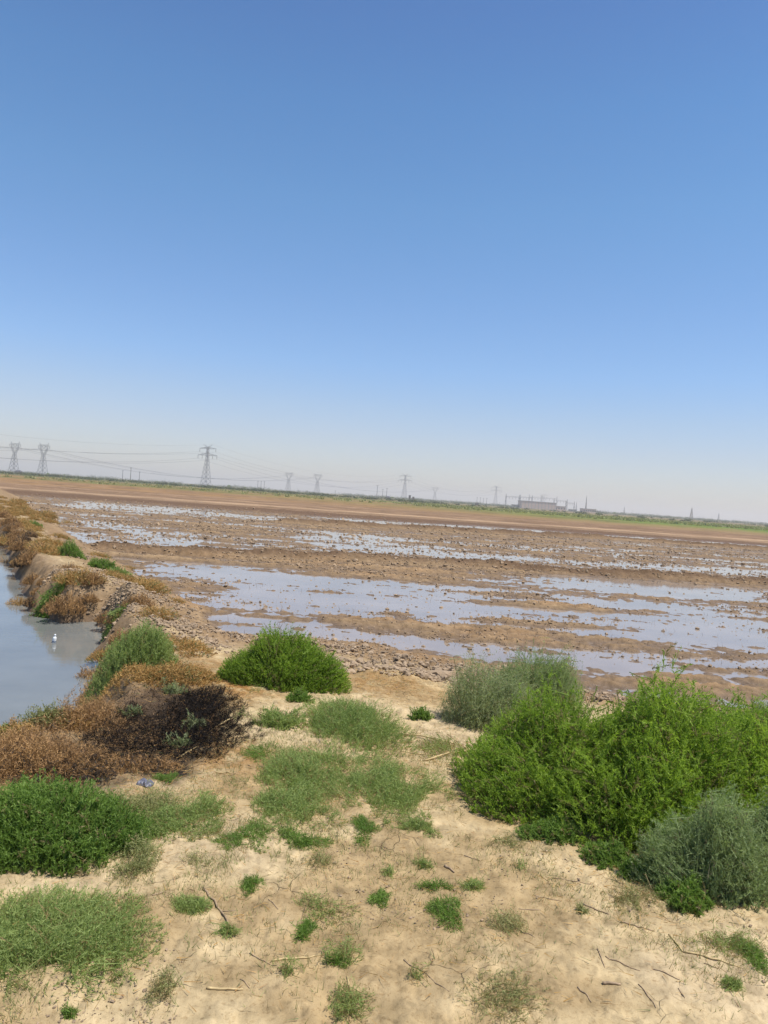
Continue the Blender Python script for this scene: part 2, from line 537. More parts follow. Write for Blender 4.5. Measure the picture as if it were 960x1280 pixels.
one = np.ones((len(gx), 1))
sand = one * np.array([0.400, 0.315, 0.186])
big = fbm(gx * 1.6, gy * 1.6, 61, 4)
sand = lerp(sand, one * np.array([0.29, 0.212, 0.113]), sstep(.5, .66, big) * .8)
sand = lerp(sand, one * np.array([0.45, 0.36, 0.235]), sstep(.5, .3, big) * .6)
mot = fbm(gx * 14, gy * 14, 62, 4)
sand *= (0.66 + 0.66 * mot)[:, None]
sand *= (1 - .22 * sstep(.60, .72, fbm(gx * 30, gy * 30, 63, 3)))[:, None]
for (lx, ly), lr, la in LITTER:
    g = np.exp(-((gx - lx) ** 2 + (gy - ly) ** 2) / lr ** 2 * 1.5) * sstep(.3, .6, fbm(gx * 9, gy * 9, 64, 4)) * (la + .2)
    sand = lerp(sand, one * np.array([0.26, 0.135, 0.045]), np.clip(g, 0, 1))
db = sdf(BURNT, gx, gy) + (fbm(gx * 4, gy * 4, 66, 4) - .5) * .5
ash = sstep(0.14, -0.10, db)
sand = lerp(sand, one * np.array([0.012, 0.011, 0.011]), ash * .97)
# earth of the dike's wetter slopes
slope = sstep(.9, .1, df) * sstep(2, 6, gy)
sand = lerp(sand, one * np.array([0.215, 0.140, 0.083]), slope * .8)
bank = sstep(1.1, 0.0, dp)
sand = lerp(sand, one * np.array([0.175, 0.118, 0.072]), bank * .8)
fardike = sstep(9, 14, gy)
crest = linedist(DIKE, gx, gy)
sand = lerp(sand, one * np.array([0.230, 0.158, 0.092]), np.clip(sstep(.12, .55, crest + (mot - .5) * .6) * sstep(7.2, 9.0, gy) + sstep(22, 32, gy), 0, 1) * .9)
# field tones by how the land is worked
rows = fbm(gx * .05, gy * .35, 71, 4)
rows2 = fbm(gx * .012, gy * .09, 72, 4)
lump = fbm(gx * 3, gy * 3, 73, 4)
yy = gy + (fbm(gx * .02, gy * .05, 74, 3) - .5) * 16 + gx * 0.0
mud_dry = np.array([0.268, 0.190, 0.113]); mud_wet = np.array([0.128, 0.087, 0.054])
wetness = sstep(ZW + .085, ZW + .005, z) * sstep(80, 64, gy)
field = lerp(one * mud_dry, one * mud_wet, np.clip(wetness * .75 + .1 * sstep(.4, .7, lump), 0, 1))
field = lerp(field, one * np.array([0.27, 0.17, 0.090]), (sstep(.5, .65, fbm(gx * .5, gy * 1.0, 75, 4)) * sstep(25, 15, gy) * (1 - wetness))[..., ] * .7)
bundm = np.clip(np.exp(-(linedist(BUND_NEAR, gx, gy) / .5) ** 2) + np.exp(-(linedist(BUND_FAR, gx, gy) / .9) ** 2), 0, 1) * (gy < 70)
field = lerp(field, one * np.array([0.085, 0.053, 0.034]), bundm * .85)
field *= (0.72 + .56 * fbm(gx * 9, gy * 9, 77, 3))[:, None]
field = lerp(field, one * np.array([0.125, 0.080, 0.052]), sstep(58, 63, gy + (yy - gy) * .4) * sstep(80, 72, yy))
t_far = sstep(70, 78, yy)
strip = sstep(.35, .65, rows)
farc = lerp(one * np.array([0.155, 0.098, 0.060]), one * np.array([0.25, 0.168, 0.105]), sstep(.3, .7, .5 * rows + .5 * fbm(gx * .25, gy * 1.2, 76, 4)))
farc = lerp(farc, one * np.array([0.30, 0.21, 0.135]), np.exp(-((gy - 79) / 3.0) ** 2))
farc *= (.62 + .76 * fbm(gx * .5, gy * .6, 79, 4))[:, None] * (.8 + .4 * fbm(gx * .02, gy * .9, 80, 3))[:, None]
field = lerp(field, farc, t_far)
ochre = sstep(105, 125, yy)
right = sstep(-60, 80, gx / np.maximum(gy, 1) * 150)
field = lerp(field, lerp(one * np.array([0.25, 0.150, 0.062]), one * np.array([0.21, 0.150, 0.07]), right), ochre * (0.3 + .6 * strip))
field = lerp(field, one * np.array([0.10, 0.115, 0.03]), sstep(.52, .62, fbm(gx * .015, gy * .06, 83, 4)) * sstep(140, 190, yy) * .7)
greenband = sstep(130, 155, yy) * sstep(340, 290, yy) * sstep(.32, .55, rows2 + .3 * (right - .5) + .14)
leafg = lerp(one * np.array([0.055, 0.120, 0.015]), one * np.array([0.12, 0.175, 0.03]), strip)
field = lerp(field, leafg, greenband * (0.15 + .85 * right) * sstep(.28, .5, fbm(gx * .02, gy * .25, 78, 4)))
edge = sstep(250, 330, yy)
edgec = lerp(one * np.array([0.055, 0.075, 0.022]), one * np.array([0.20, 0.15, 0.085]), sstep(.42, .6, rows2) * .6 + .4 * right)
field = lerp(field, edgec, edge)
off = (gy < 0) | (np.abs(gx) > np.maximum(gy, 0) * 1.1 + 12)
kcol = np.clip(np.where(np.hypot(gx, gy) > 139, 1.0, sstep(0.35, -0.25, df)), 0, 1)
tone = lerp(sand, field, kcol)
damp_p = sstep(.16, .0, z - ZP) * sstep(1.5, .0, dp)
tone = lerp(tone, one * np.array([0.10, 0.07, 0.05]), damp_p * .8)
wet = np.clip(kcol * sstep(ZW + .05, ZW - .005, z) * sstep(80, 60, gy) + damp_p * .6, 0, 1)
grit = np.clip(0.55 + 0.6 * slope + .5 * kcol - .35 * wet, .2, 1.2) * sstep(220, 40, np.hypot(gx, gy))
na, nr = len(ang), len(rr)
ii = np.arange(na * nr).reshape(nr, na)
q = np.stack([ii[:-1, :-1], ii[:-1, 1:], ii[1:, 1:], ii[1:, :-1]], -1).reshape(-1, 4)
wrap = np.stack([ii[:-1, -1], ii[:-1, 0], ii[1:, 0], ii[1:, -1]], -1)
q = np.concatenate([q, wrap])[:, ::-1]
V = np.stack([gx, gy, z], -1)
# close the middle, under the photographer's feet
cen = len(V)
V = np.vstack([V, [[0, 0, z[:na].mean()]]])
capf = np.array([[cen, ii[0, k], ii[0, (k + 1) % na], cen] for k in range(na)])
tone = np.vstack([tone, tone[0]]); wet = np.append(wet, 0); grit = np.append(grit, .5)
gme = np_mesh('ground', V, q, {'wet': wet, 'grit': grit}, True, {'tone': tone})
ground = link('ground', gme, M['earth']); tag(ground, kind='structure')
import bmesh
bm = bmesh.new(); bm.from_mesh(gme); bm.verts.ensure_lookup_table()
for k in range(na):
    bm.faces.new((bm.verts[cen], bm.verts[ii[0, (k + 1) % na]], bm.verts[ii[0, k]])).smooth = True
bm.to_mesh(gme); bm.free()
del GX, GY, A, RR


def sheet(name, poly, z, mat, grow=0.0):
    cx = sum(p[0] for p in poly) / len(poly); cy = sum(p[1] for p in poly) / len(poly)
    m = MB(); m.v = [Vector((p[0], p[1], z)) for p in poly]; m.f = [tuple(range(len(poly)))]
    o = m.build(name, mat); tag(o, kind='structure')
    me = o.data
    if me.polygons[0].normal.z < 0: me.flip_normals()
    return o


SX = [(p[0] - .1, p[1] - .45) for p in SHORE if p[1] < 70]
sheet('field_water', [(-75, 74), SX[0]] + SX[1:] + [(70, SX[-1][1]), (160, 12), (160, 74)], ZW, M['field_water'])
# the pond's sheet runs a little under its banks
pc = np.array(POND); pcen = pc.mean(0)
grown = []
for i in range(len(POND)):
    a_, b_, c_ = np.array(POND[i - 1]), np.array(POND[i]), np.array(POND[(i + 1) % len(POND)])
    t = (c_ - a_); n_ = np.array([t[1], -t[0]]) / (np.linalg.norm(t) + 1e-9)
    cand = b_ + n_ * .25
    if sdf(POND, np.array([cand[0]]), np.array([cand[1]]))[0] < 0: cand = b_ - n_ * .25
    grown.append(tuple(cand))
sheet('pond_water', grown, ZP, M['pond_water'])

# ------------------------------------------------------------------ plants
def slivers(P, D, Ln, W, tint, dry):
    """one thin pointed leaf per row: base P, direction D, length Ln, width W"""
    n = len(P)
    rnd = RNG.normal(size=(n, 3))
    S = np.cross(D, rnd); S /= np.linalg.norm(S, axis=1)[:, None] + 1e-9
    v = np.empty((n, 3, 3))
    v[:, 0] = P - S * (W * .5)[:, None]
    v[:, 1] = P + S * (W * .5)[:, None]
    v[:, 2] = P + D * Ln[:, None]
    return v.reshape(-1, 3), np.arange(n * 3).reshape(n, 3), np.repeat(tint, 3), np.repeat(dry, 3)


def norm(a):
    return a / (np.linalg.norm(a, axis=-1, keepdims=True) + 1e-9)


def foliage(rx, ry, h, n, leaves, sl, ll, lw, up=.9, lean=.5, spread=.9, gap=0.0, dryf=.06, seed=0, ox=0., oy=0., fill=.45, ragged=.35, lobes=0, jig=.40, follow=True):
    """dome of shoots; each shoot carries narrow leaves"""
    th = RNG.uniform(0, 2 * np.pi, n); rad = np.sqrt(RNG.uniform(0, 1, n))
    wob = 0.78 + 0.45 * vn(np.cos(th) * 1.6 + 5, np.sin(th) * 1.6 + 5, seed)
    a, b = rad * np.cos(th) * wob, rad * np.sin(th) * wob
    x, y = a * rx, b * ry
    lz = np.ones(n)
    if lobes:
        rg = np.random.default_rng(seed + 1)
        q = rg.uniform(0, 2 * np.pi, lobes); rq = .74 * np.sqrt(rg.uniform(0.02, 1, lobes))
        lr = rg.uniform(.34, .66, lobes); lh = rg.uniform(.55, 1.05, lobes) * (1 - .35 * rq)
        if h > .18: rq[0], lr[0], lh[0] = 0, .66, .95
        pk = RNG.choice(lobes, n, p=lr ** 2 / (lr ** 2).sum())
        a, b = rq[pk] * np.cos(q[pk]) + lr[pk] * a, rq[pk] * np.sin(q[pk]) + lr[pk] * b
        lz = lh[pk]
        a, b = a * 1.1, b * 1.1; x, y = a * rx, b * ry
    cl = fbm((x + ox) * 2.2 / max(rx, .2), (y + oy) * 2.2 / max(ry, .2), seed + 3, 3)
    keep = cl > gap * .9
    x, y, rad, a, b, cl, lz = (q[keep] for q in (x, y, rad, a, b, cl, lz))
    n = len(x)
    prof = h * lz * np.sqrt(np.clip(1 - rad ** 2.1, 0.02, 1)) * (1 - ragged + 2 * ragged * cl) * RNG.uniform(.82, 1.14, n)
    tipz = prof * (fill + (1 - fill) * RNG.uniform(0, 1, n) ** .6)
    out = np.stack([a, b, np.zeros(n)], -1)
    D = norm(out * lean * 1.5 + np.array([0, 0, up]) + RNG.normal(size=(n, 3)) * jig)
    sln = sl * RNG.uniform(.55, 1.25, n)
    sln = np.minimum(sln, tipz / np.maximum(D[:, 2], .3) + .02)
    g0 = terrain(x + ox, y + oy)[0] if follow else 0
    tip = np.stack([x, y, tipz + g0], -1)
    base = tip - D * sln[:, None]
    bend = RNG.normal(size=(n, 3)) * .25 * sln[:, None]
    t = (np.arange(leaves) + .5) / leaves
    t = np.clip(t[None, :] + RNG.normal(size=(n, leaves)) * .06, 0.02, 1)
    P = base[:, None] + (D * sln[:, None])[:, None] * t[..., None] + bend[:, None] * (t * (1 - t))[..., None]
    LD = norm(D[:, None] * (1.0) + RNG.normal(size=(n, leaves, 3)) * spread)
    Ln = ll * RNG.uniform(.6, 1.3, (n, leaves)) * (1.1 - .45 * t)
    W = lw * RNG.uniform(.7, 1.3, (n, leaves))
    ti = np.clip(RNG.uniform(0, 1, n) * .55 + (cl - .3) * .7, 0, 1)
    ti = np.clip(ti[:, None] + RNG.normal(size=(n, leaves)) * .12, 0, 1)
    dr = (RNG.uniform(0, 1, n) < dryf).astype(float)[:, None] * np.ones((1, leaves))
    f = lambda q: q.reshape(-1, *q.shape[2:])
    v, fa, tt, dd = slivers(f(P), f(LD), f(Ln), f(W), f(ti), f(dr))
    # shoot axes: one long sliver each
    v2, f2, t2, d2 = slivers(base, norm(tip - base), sln * 1.05, np.full(n, lw * .9), ti.mean(1), dr[:, 0])
    return np.vstack([v, v2]), np.vstack([fa, f2 + len(v)]), np.append(tt, t2), np.append(dd, d2), base


def stems(base, root_r, g, k, wid, seed=0):
    """woody stems from the foot of the plant to the shoots"""
    mb = MB()
    for q in range(4): mb.v.append(Vector((wid * math.cos(q * 1.5708), wid * math.sin(q * 1.5708), g - .03)))
    idx = RNG.choice(len(base), min(k, len(base)), replace=False)
    for i in idx:
        b = base[i]
        r0 = np.array([b[0] * root_r, b[1] * root_r, g - .02])
        mid = (r0 + b) / 2 + RNG.normal(size=3) * .02
        mid[2] = r0[2] + (b[2] - r0[2]) * .4
        if b[2] - r0[2] < .03: continue
        mb.tube([r0, mid, b], [wid, wid * .75, wid * .4], 4, joined=True)
    return mb


def plant(name, label, cat, px, base, wpx, hpx, mat, depth=.75, n=None, leaves=16, sl=.2, ll=.026, lw=.004, group=None, stem=True, z=0., flat=None, **kw):
    """a plant whose near foot stands where the photo shows it: column px, foot row base, wpx wide, hpx tall"""
    if z == 0.:
        x0, y0, z = land(px, base)
    else:
        x0, y0 = at(px, base, z)
    rx = wpx / 2 / F * y0 * 1.0
    ry = rx * depth
    if flat:
        ry = max((at(px, base - hpx * .9, z)[1] - y0) * .5, rx * .3)
    cy = y0 + ry * .8
    cx = x0 * cy / y0
    rx *= cy / y0
    # height: the top line of the dome, seen over its middle
    tx, tz = ray(px, base - hpx)[2], ray(px, base - hpx)[1]
    h = max(H + tx / tz * (cy + ry * .25) - z, .02)
    h = max(min(h, hpx / F * cy * 1.5), hpx / F * y0 * .45)
    if flat: h = flat
    g = gz(cx, cy)
    area = rx * ry * 3.1416
    if n is None: n = int(min(max(area * 2600, 60), 5200))
    seed = int(abs(px * 7 + base * 13)) % 9973
    v, f, t, d, bs = foliage(rx, ry, h, n, leaves, sl, ll, lw, seed=seed, ox=cx, oy=cy, **kw)
    v = v - np.array([0, 0, g])
    bs = bs - np.array([0, 0, g])
    if stem and len(bs) > 30:
        root = empty(name, (cx, cy, g), label, cat, group)
        link('foliage', np_mesh('foliage', v, f, {'tint': t, 'dry': d}), M[mat], root)
        sm = stems(bs, .35, 0, max(8, int(n * .03)), max(.003, h * .010))
        if sm.v: sm.build('stem', M['wood'], root)
        return root
    o = link(name, np_mesh(name, v, f, {'tint': t, 'dry': d}), M[mat], None, (cx, cy, g))
    return tag(o, label, cat, group)


BUSH = dict(lobes=9, ragged=.40, jig=.30, sl=.16, ll=.026, lw=.0054, leaves=26, up=.9, lean=.55, spread=.75, fill=.4)
WISP = dict(lobes=8, sl=.20, ll=.020, lw=.0030, leaves=26, up=1.0, lean=.6, spread=.55, fill=.3, ragged=.45)
MATK = dict(sl=.09, ll=.020, lw=.0030, leaves=10, up=.8, lean=.6, spread=.8, stem=False, gap=.42, fill=.1, flat=.12, lobes=9, ragged=.5)
TUFT = dict(sl=.07, ll=.024, lw=.0026, leaves=7, up=.7, lean=.9, spread=.7, stem=False, gap=.2, fill=.15, depth=.9, flat=.05, lobes=4)
SPARSE = dict(sl=.10, ll=.014, lw=.0024, leaves=8, up=.9, lean=.8, spread=.9, stem=False, gap=.36, fill=.12, depth=.9, dryf=.3, flat=.10, lobes=5)

# --- bushes right of the path
BROAD = {**BUSH, 'lobes': 11, 'ragged': .5, 'jig': .42, 'dryf': .10}
plant('bush', 'bright green feathery bush right of the path, with the speckled shrub at its left end', 'bush', 692, 1024, 215, 182, 'bright', depth=1.2, n=7000, **BROAD)
plant('bush', 'broad bright green bush in the middle of the green mass, above a flat cushion', 'bush', 806, 1048, 250, 228, 'bright', depth=1.25, n=8200, **BROAD)
plant('bush', 'bright green bush against the right edge, behind the silvery grey shrubs', 'bush', 936, 1034, 240, 200, 'bright', depth=1.2, n=7000, **BROAD)
plant('shrub', 'speckled grey-green rounded shrub at the left end of the bright green mass', 'shrub', 596, 914, 140, 108, 'grey', depth=1.0, n=4200, dryf=.12, **{**WISP, 'ragged': .2, 'leaves': 22, 'spread': .9})
plant('shrub', 'wispy blue-grey shrub rising behind the bright green mass toward the flooded field', 'shrub', 668, 888, 160, 112, 'blue', depth=.7, n=3400, **WISP)
plant('shrub', 'silvery grey wispy shrub leaning over the sand below the bright green mass', 'shrub', 894, 1132, 158, 148, 'blue', depth=.8, n=8000, **WISP)
plant('shrub', 'silvery grey shrub cut by the right edge, with a dark hollow at its foot', 'shrub', 992, 1130, 150, 176, 'blue', depth=.8, n=6000, **WISP)
plant('shrub', 'small dusty grey shrub poking out of the bright bush at the right edge', 'shrub', 950, 915, 50, 60, 'grey', depth=.8, n=700, **WISP)
plant('weed', 'dark green mound at the very foot of the silvery shrub', 'weed', 862, 1140, 72, 50, 'green', n=700, **{**BUSH, 'sl': .10})
plant('weed', 'low dark green clump under the lower left edge of the bright green mass', 'weed', 700, 1055, 90, 42, 'green', n=800, **{**BUSH, 'sl': .10})
plant('weed', 'flat deep green cushion on sand between the bright green mass and a pale dry patch', 'weed', 762, 1085, 72, 34, 'green', n=700, **{**BUSH, 'sl': .09})
plant('weed', 'deep green clump in front of the silvery shrub, beside yellowing weeds', 'weed', 815, 1108, 76, 48, 'green', n=650, **{**BUSH, 'sl': .10})
plant('weed', 'yellow-green weeds between the bright green mass and the silvery shrub', 'weed', 822, 1076, 80, 40, 'pale', n=450, **{**BUSH, 'sl': .10, 'leaves': 12})
plant('weed', 'pale sprawling half-dry weed on sand under the deep green cushion', 'weed', 790, 1140, 96, 42, 'pale', n=420, **{**SPARSE, 'gap': .3})
# --- the rounded bush by the water and the weeds of the path
plant('bush', 'rounded bright green bush standing alone at the edge of the flooded field', 'bush', 350, 864, 128, 86, 'bright', depth=.8, n=5200, **{**BUSH, 'lobes': 6})
plant('weed', 'small dark green cushion just below the rounded lone bush', 'weed', 370, 878, 36, 22, 'green', n=260, **{**BUSH, 'sl': .10})
plant('weed', 'upright fresh green weed patch in the middle of the path', 'weed', 440, 942, 130, 72, 'mat', depth=.7, n=2600, **{**BUSH, 'flat': .2, 'sl': .15, 'leaves': 14, 'lw': .0036})
plant('weed', 'grey-green upright weed left of the fresh green patch', 'weed', 352, 912, 62, 36, 'mat', n=420, **{**BUSH, 'sl': .12, 'leaves': 12})
plant('weed', 'flat green weed beside the ash patch, left of the path weeds', 'weed', 330, 952, 52, 26, 'green', n=320, **{**TUFT, 'gap': .1})
plant('weed', 'green weed spreading over the left part of the central mat', 'weed', 372, 996, 116, 56, 'mat', n=2000, **MATK)
plant('weed', 'wide grey-green weed covering the right part of the central mat', 'weed', 474, 1026, 150, 90, 'mat', depth=.8, n=3200, **{**MATK, 'sl': .13, 'leaves': 12})
plant('weed', 'olive weed at the near left corner of the central mat', 'weed', 360, 1040, 120, 64, 'mat', n=1900, **MATK)
plant('weed', 'dark green weed with short blades at the lower left of the central mat', 'weed', 308, 1066, 72, 44, 'green', n=420, **{**TUFT, 'sl': .09, 'gap': .1})
plant('weed', 'dark green low weed at the bottom middle of the central mat', 'weed', 375, 1062, 66, 28, 'green', n=420, **{**TUFT, 'gap': .1})
plant('weed', 'thick dark green grassy tuft hanging below the central mat', 'weed', 460, 1056, 42, 36, 'green', n=420, **{**TUFT, 'sl': .09, 'gap': 0})
plant('weed', 'fresh green weed trailing off the right corner of the central mat', 'weed', 524, 1046, 62, 28, 'mat', n=360, **{**TUFT, 'gap': .25})
plant('weed', 'thin weeds between the central mat and the fresh green patch', 'weed', 420, 966, 130, 34, 'mat', n=900, **{**MATK, 'gap': .42})
plant('weed', 'sprig of green leaves beside the grey speckled shrub', 'weed', 524, 900, 30, 26, 'green', n=140, **{**BUSH, 'sl': .12})
plant('weed', 'dull weeds under the long pale stalks by the speckled shrub', 'weed', 556, 946, 90, 36, 'mat', n=380, **{**MATK, 'gap': .4, 'dryf': .3})
# --- left of the path
plant('bush', 'dense dark green feathery bush at the left edge below the burnt patch', 'bush', 62, 1088, 255, 118, 'green', depth=.75, n=6000, **BUSH)
plant('bush', 'pale green low bush spreading over the bottom left corner', 'bush', 40, 1240, 250, 150, 'mat', n=5200, **{**MATK, 'flat': .10, 'sl': .11, 'leaves': 12, 'gap': .47, 'lobes': 26})
plant('weed', 'pale green weed joining the dark bush and the sandy path', 'weed', 166, 1092, 66, 44, 'pale', n=420, **MATK)
plant('weed', 'olive green weed mound right of the dark feathery bush', 'weed', 215, 1056, 90, 56, 'mat', n=1100, **{**MATK, 'gap': .25})
plant('weed', 'light green weed mat around the crumpled plastic bag', 'weed', 180, 1026, 120, 38, 'pale', n=1000, **{**MATK, 'gap': .3})
plant('weed', 'small grey-green weed mound on the left side of the path', 'weed', 255, 1026, 56, 34, 'mat', n=360, **{**MATK, 'gap': .25})
plant('weed', 'little vivid green tuft to the right of the plastic bag', 'weed', 207, 982, 30, 18, 'green', n=160, **{**TUFT, 'gap': .05})
# --- pond side
plant('shrub', 'grey-green leafy shrub on the neck of land beside the pond', 'shrub', 172, 838, 130, 72, 'mat', depth=.8, n=2600, **{**BUSH, 'sl': .2, 'lw': .005})
plant('shrub', 'golden dry shrub between pond and ash patch', 'shrub', 185, 856, 150, 36, 'straw', depth=.6, n=2200, dryf=.12, **{**BUSH, 'flat': .16, 'sl': .16, 'leaves': 14, 'spread': 1.2})
plant('shrub', 'rust brown dead shrub at the pond edge beside the ash', 'shrub', 96, 915, 110, 62, 'brown', depth=.8, n=1300, **{**WISP, 'leaves': 16, 'spread': 1.3, 'll': .03})
plant('weed', 'yellow-green clump at the near pond edge', 'weed', 62, 912, 90, 52, 'pale', n=700, **{**BUSH, 'sl': .18, 'leaves': 14})
plant('weed', 'green sprigs at the left edge where the pond begins', 'weed', 6, 922, 40, 24, 'green', n=240, **{**BUSH, 'sl': .14})
plant('shrub', 'orange-brown dead shrub spreading at the left edge under the pond', 'shrub', 32, 978, 180, 84, 'brown', depth=.8, n=2900, **{**WISP, 'leaves': 16, 'spread': 1.3, 'll': .03})
plant('shrub', 'golden dry tuft between the yellow-green clump and the dead shrubs', 'shrub', 84, 915, 70, 34, 'straw', n=460, **{**BUSH, 'sl': .12, 'leaves': 10, 'spread': 1.2})
plant('shrub', 'half-burnt brown shrub in the middle of the ash patch', 'shrub', 78, 978, 110, 54, 'brown', depth=.8, n=1500, dryf=.6, **{**WISP, 'leaves': 14, 'spread': 1.4, 'll': .03})
plant('shrub', 'brown singed shrub at the near side of the ash patch', 'shrub', 180, 966, 84, 30, 'brown', depth=.8, n=700, dryf=.3, **{**WISP, 'leaves': 14, 'spread': 1.4, 'll': .03})
plant('shrub', 'charred black shrub on the right part of the ash patch', 'shrub', 205, 958, 165, 112, 'burnt', n=2600, dryf=.06, **{**WISP, 'flat': .14, 'leaves': 12, 'spread': 1.4, 'll': .034})
plant('shrub', 'charred low shrub at the left end of the ash patch', 'shrub', 70, 962, 70, 36, 'burnt', depth=.9, n=420, dryf=.2, **{**WISP, 'leaves': 12, 'spread': 1.4, 'll': .034})
for i, (px, py, lb) in enumerate(((222, 935, 'green regrowth sprig nearest the sand in the ash patch'), (240, 912, 'green regrowth sprig at the right of the charred shrub'),
                                  (216, 868, 'grey-green sprig surviving at the back of the ash patch'), (168, 896, 'green sprig surviving between dead shrub and ash'))):
    plant('sprig', lb, 'plant', px, py, 34, 26, 'grey', n=60, group='green sprigs regrowing in the ash', **{**WISP, 'stem': False, 'leaves': 18, 'll': .03, 'lw': .005})

plant('shrub', 'straw-coloured dry shrub leaning over the pond below the grey-green shrub', 'shrub', 112, 872, 70, 34, 'straw', n=700, **{**BUSH, 'sl': .14, 'leaves': 12, 'spread': 1.2})
plant('weed', 'dry yellowish weed between pond corner and dead shrubs', 'weed', 20, 925, 70, 30, 'straw', n=600, **{**BUSH, 'sl': .12, 'leaves': 10, 'spread': 1.2})
# --- tufts on bare sand
T_ = 'tufts on the bare sand'
for px, py, w, h, kind, mt, lb in (
    (315, 1118, 40, 24, 'T', 'green', 'dense green tuft on sand below the central mat, left of the path middle'),
    (243, 1152, 64, 38, 'T', 'mat', 'olive tuft touching the long leaning brown stick'),
    (250, 1088, 62, 22, 'S', 'pale', 'thin pale tuft above the long brown stick'),
    (284, 1172, 32, 14, 'T', 'mat', 'flat little green tuft at the lower end of the long brown stick'),
    (206, 1254, 62, 48, 'S', 'pale', 'sparse upright pale weed on sand in the bottom left'),
    (86, 1274, 24, 18, 'T', 'green', 'tiny green tuft at the bottom edge under the pale green low bush'),
    (400, 1152, 80, 52, 'S', 'mat', 'sparse tangled weed in the centre of the bare sand'),
    (376, 1176, 36, 28, 'T', 'green', 'dark tuft at the foot of the sparse tangled weed'),
    (473, 1134, 30, 26, 'T', 'green', 'star-shaped dark green tuft alone in mid sand'),
    (526, 1087, 28, 14, 'T', 'mat', 'small flat tuft between central mat and the two joined tufts'),
    (485, 1097, 20, 11, 'T', 'mat', 'tiny tuft just above the star-shaped tuft'),
    (543, 1114, 42, 18, 'T', 'green', 'flat green tuft, upper of the two joined tufts'),
    (566, 1160, 60, 46, 'T', 'green', 'large flat green tuft, lower of the two joined tufts'),
    (590, 1116, 38, 18, 'T', 'mat', 'small green tuft right of the two joined tufts'),
    (640, 1178, 72, 42, 'S', 'pale', 'sparse pale weed on sand right of the joined tufts'),
    (610, 1284, 125, 112, 'S', 'pale', 'tall sparse pale weed cut by the bottom edge'),
    (425, 1212, 60, 40, 'S', 'mat', 'sparse weed above the pale yellow straw'),
    (418, 1210, 32, 24, 'T', 'green', 'dark tuft at the end of the pale yellow straw'),
    (430, 1282, 66, 60, 'S', 'mat', 'sparse weed at the bottom edge under the pale yellow straw'),
    (362, 1222, 50, 16, 'S', 'mat', 'scrap of weed lying along the pale yellow straw'),
    (726, 1146, 16, 16, 'T', 'pale', 'tiny pale tuft beside a thin stick near the pale sprawling weed'),
    (625, 1062, 56, 30, 'S', 'pale', 'pale weed on sand left of the low dark green clump'),
    (564, 1002, 22, 14, 'S', 'mat', 'tiny tuft on sand right of the central mat'),
    (912, 1242, 32, 22, 'T', 'mat', 'small lone tuft near the bottom right corner'),
    (905, 1196, 84, 46, 'S', 'mat', 'loose weeds at the right edge under the silvery shrubs'),
    (948, 1215, 50, 50, 'T', 'green', 'green weed cut by the right edge near the bottom corner'),
    (520, 1228, 24, 18, 'S', 'mat', 'little sparse tuft left of the tall sparse pale weed'),
    (300, 905, 36, 20, 'S', 'mat', 'thin tuft on sand just right of the ash patch'),
    (318, 868, 30, 12, 'S', 'mat', 'faint tuft on sand under the left side of the rounded bush'),
    (650, 1090, 30, 10, 'S', 'mat', 'faint flat tuft on sand beside thin twigs'),
    (398, 1085, 60, 26, 'S', 'pale', 'yellowish thin weed just under the central mat'),
    (300, 985, 40, 18, 'S', 'pale', 'dry thin tuft left of the central mat'),
):
    k = TUFT if kind == 'T' else SPARSE
    area = w * h
    plant('tuft', lb, 'tuft', px, py, w, h, mt, n=int(max(45, min(420, area * (.20 if kind == 'T' else .075)))), group=T_, **k)

# --- far dike plants
for px, py, w, h, mt, lb in (
    (86, 714, 34, 24, 'green', 'green bush on the crest of the far dike'),
    (128, 724, 34, 18, 'green', 'green bush right of the clod mound on the far dike'),
    (55, 758, 44, 30, 'green', 'green bush at the pond side foot of the clod mound'),
    (92, 774, 36, 20, 'mat', 'low green bush at the waterline under the clod mound'),
    (140, 790, 30, 26, 'mat', 'green bush in the pond inlet below the clod mound'),
    (42, 668, 20, 9, 'green', 'farthest small green bush on the dike crest'),
    (150, 730, 30, 16, 'mat', 'greyish weed on the field side of the clod mound'),
):
    plant('bush', lb, 'bush', px, py, w, h, mt, n=700, z=-.28, **{**BUSH, 'lw': .009, 'll': .05, 'leaves': 14, 'sl': .25})


def copies(proto, spots, group):
    for i, (x, y, s, rz) in enumerate(spots):
        if i == 0:
            o = proto
        else:
            o = proto.copy(); COL.objects.link(o)
            for ch in proto.children:
                c = ch.copy(); COL.objects.link(c); c.parent = o
        o['group'] = group
        o.location = (x, y, gz(x, y) - .02); o.scale = (s, s, s * random.uniform(.8, 1.2)); o.rotation_euler = (0, 0, rz)


def proto_plant(name, label, cat, rx, ry, h, n, mat, wood=True, **kw):
    v, f, t, d, bs = foliage(rx, ry, h, n, seed=len(label), follow=False, **kw)
    root = empty(name, (0, 0, 0), label, cat)
    link('foliage', np_mesh('foliage', v, f, {'tint': t, 'dry': d}), M[mat], root)
    if wood: stems(bs, .5, 0, 24, .006).build('stem', M['wood'], root)
    return root


def along(pts, n, jit, smin, smax):
    segs = [(a, b, math.dist(a, b)) for a, b in zip(pts[:-1], pts[1:])]
    tot = sum(s[2] for s in segs)
    out = []
    for i in range(n):
        d = tot * (i + random.random() * .8) / n
        for a, b, l in segs:
            if d <= l: break
            d -= l
        t = min(d / l, 1)
        out.append((a[0] + (b[0] - a[0]) * t + random.gauss(0, jit), a[1] + (b[1] - a[1]) * t + random.gauss(0, jit), random.uniform(smin, smax), random.uniform(0, 6.28)))
    return out


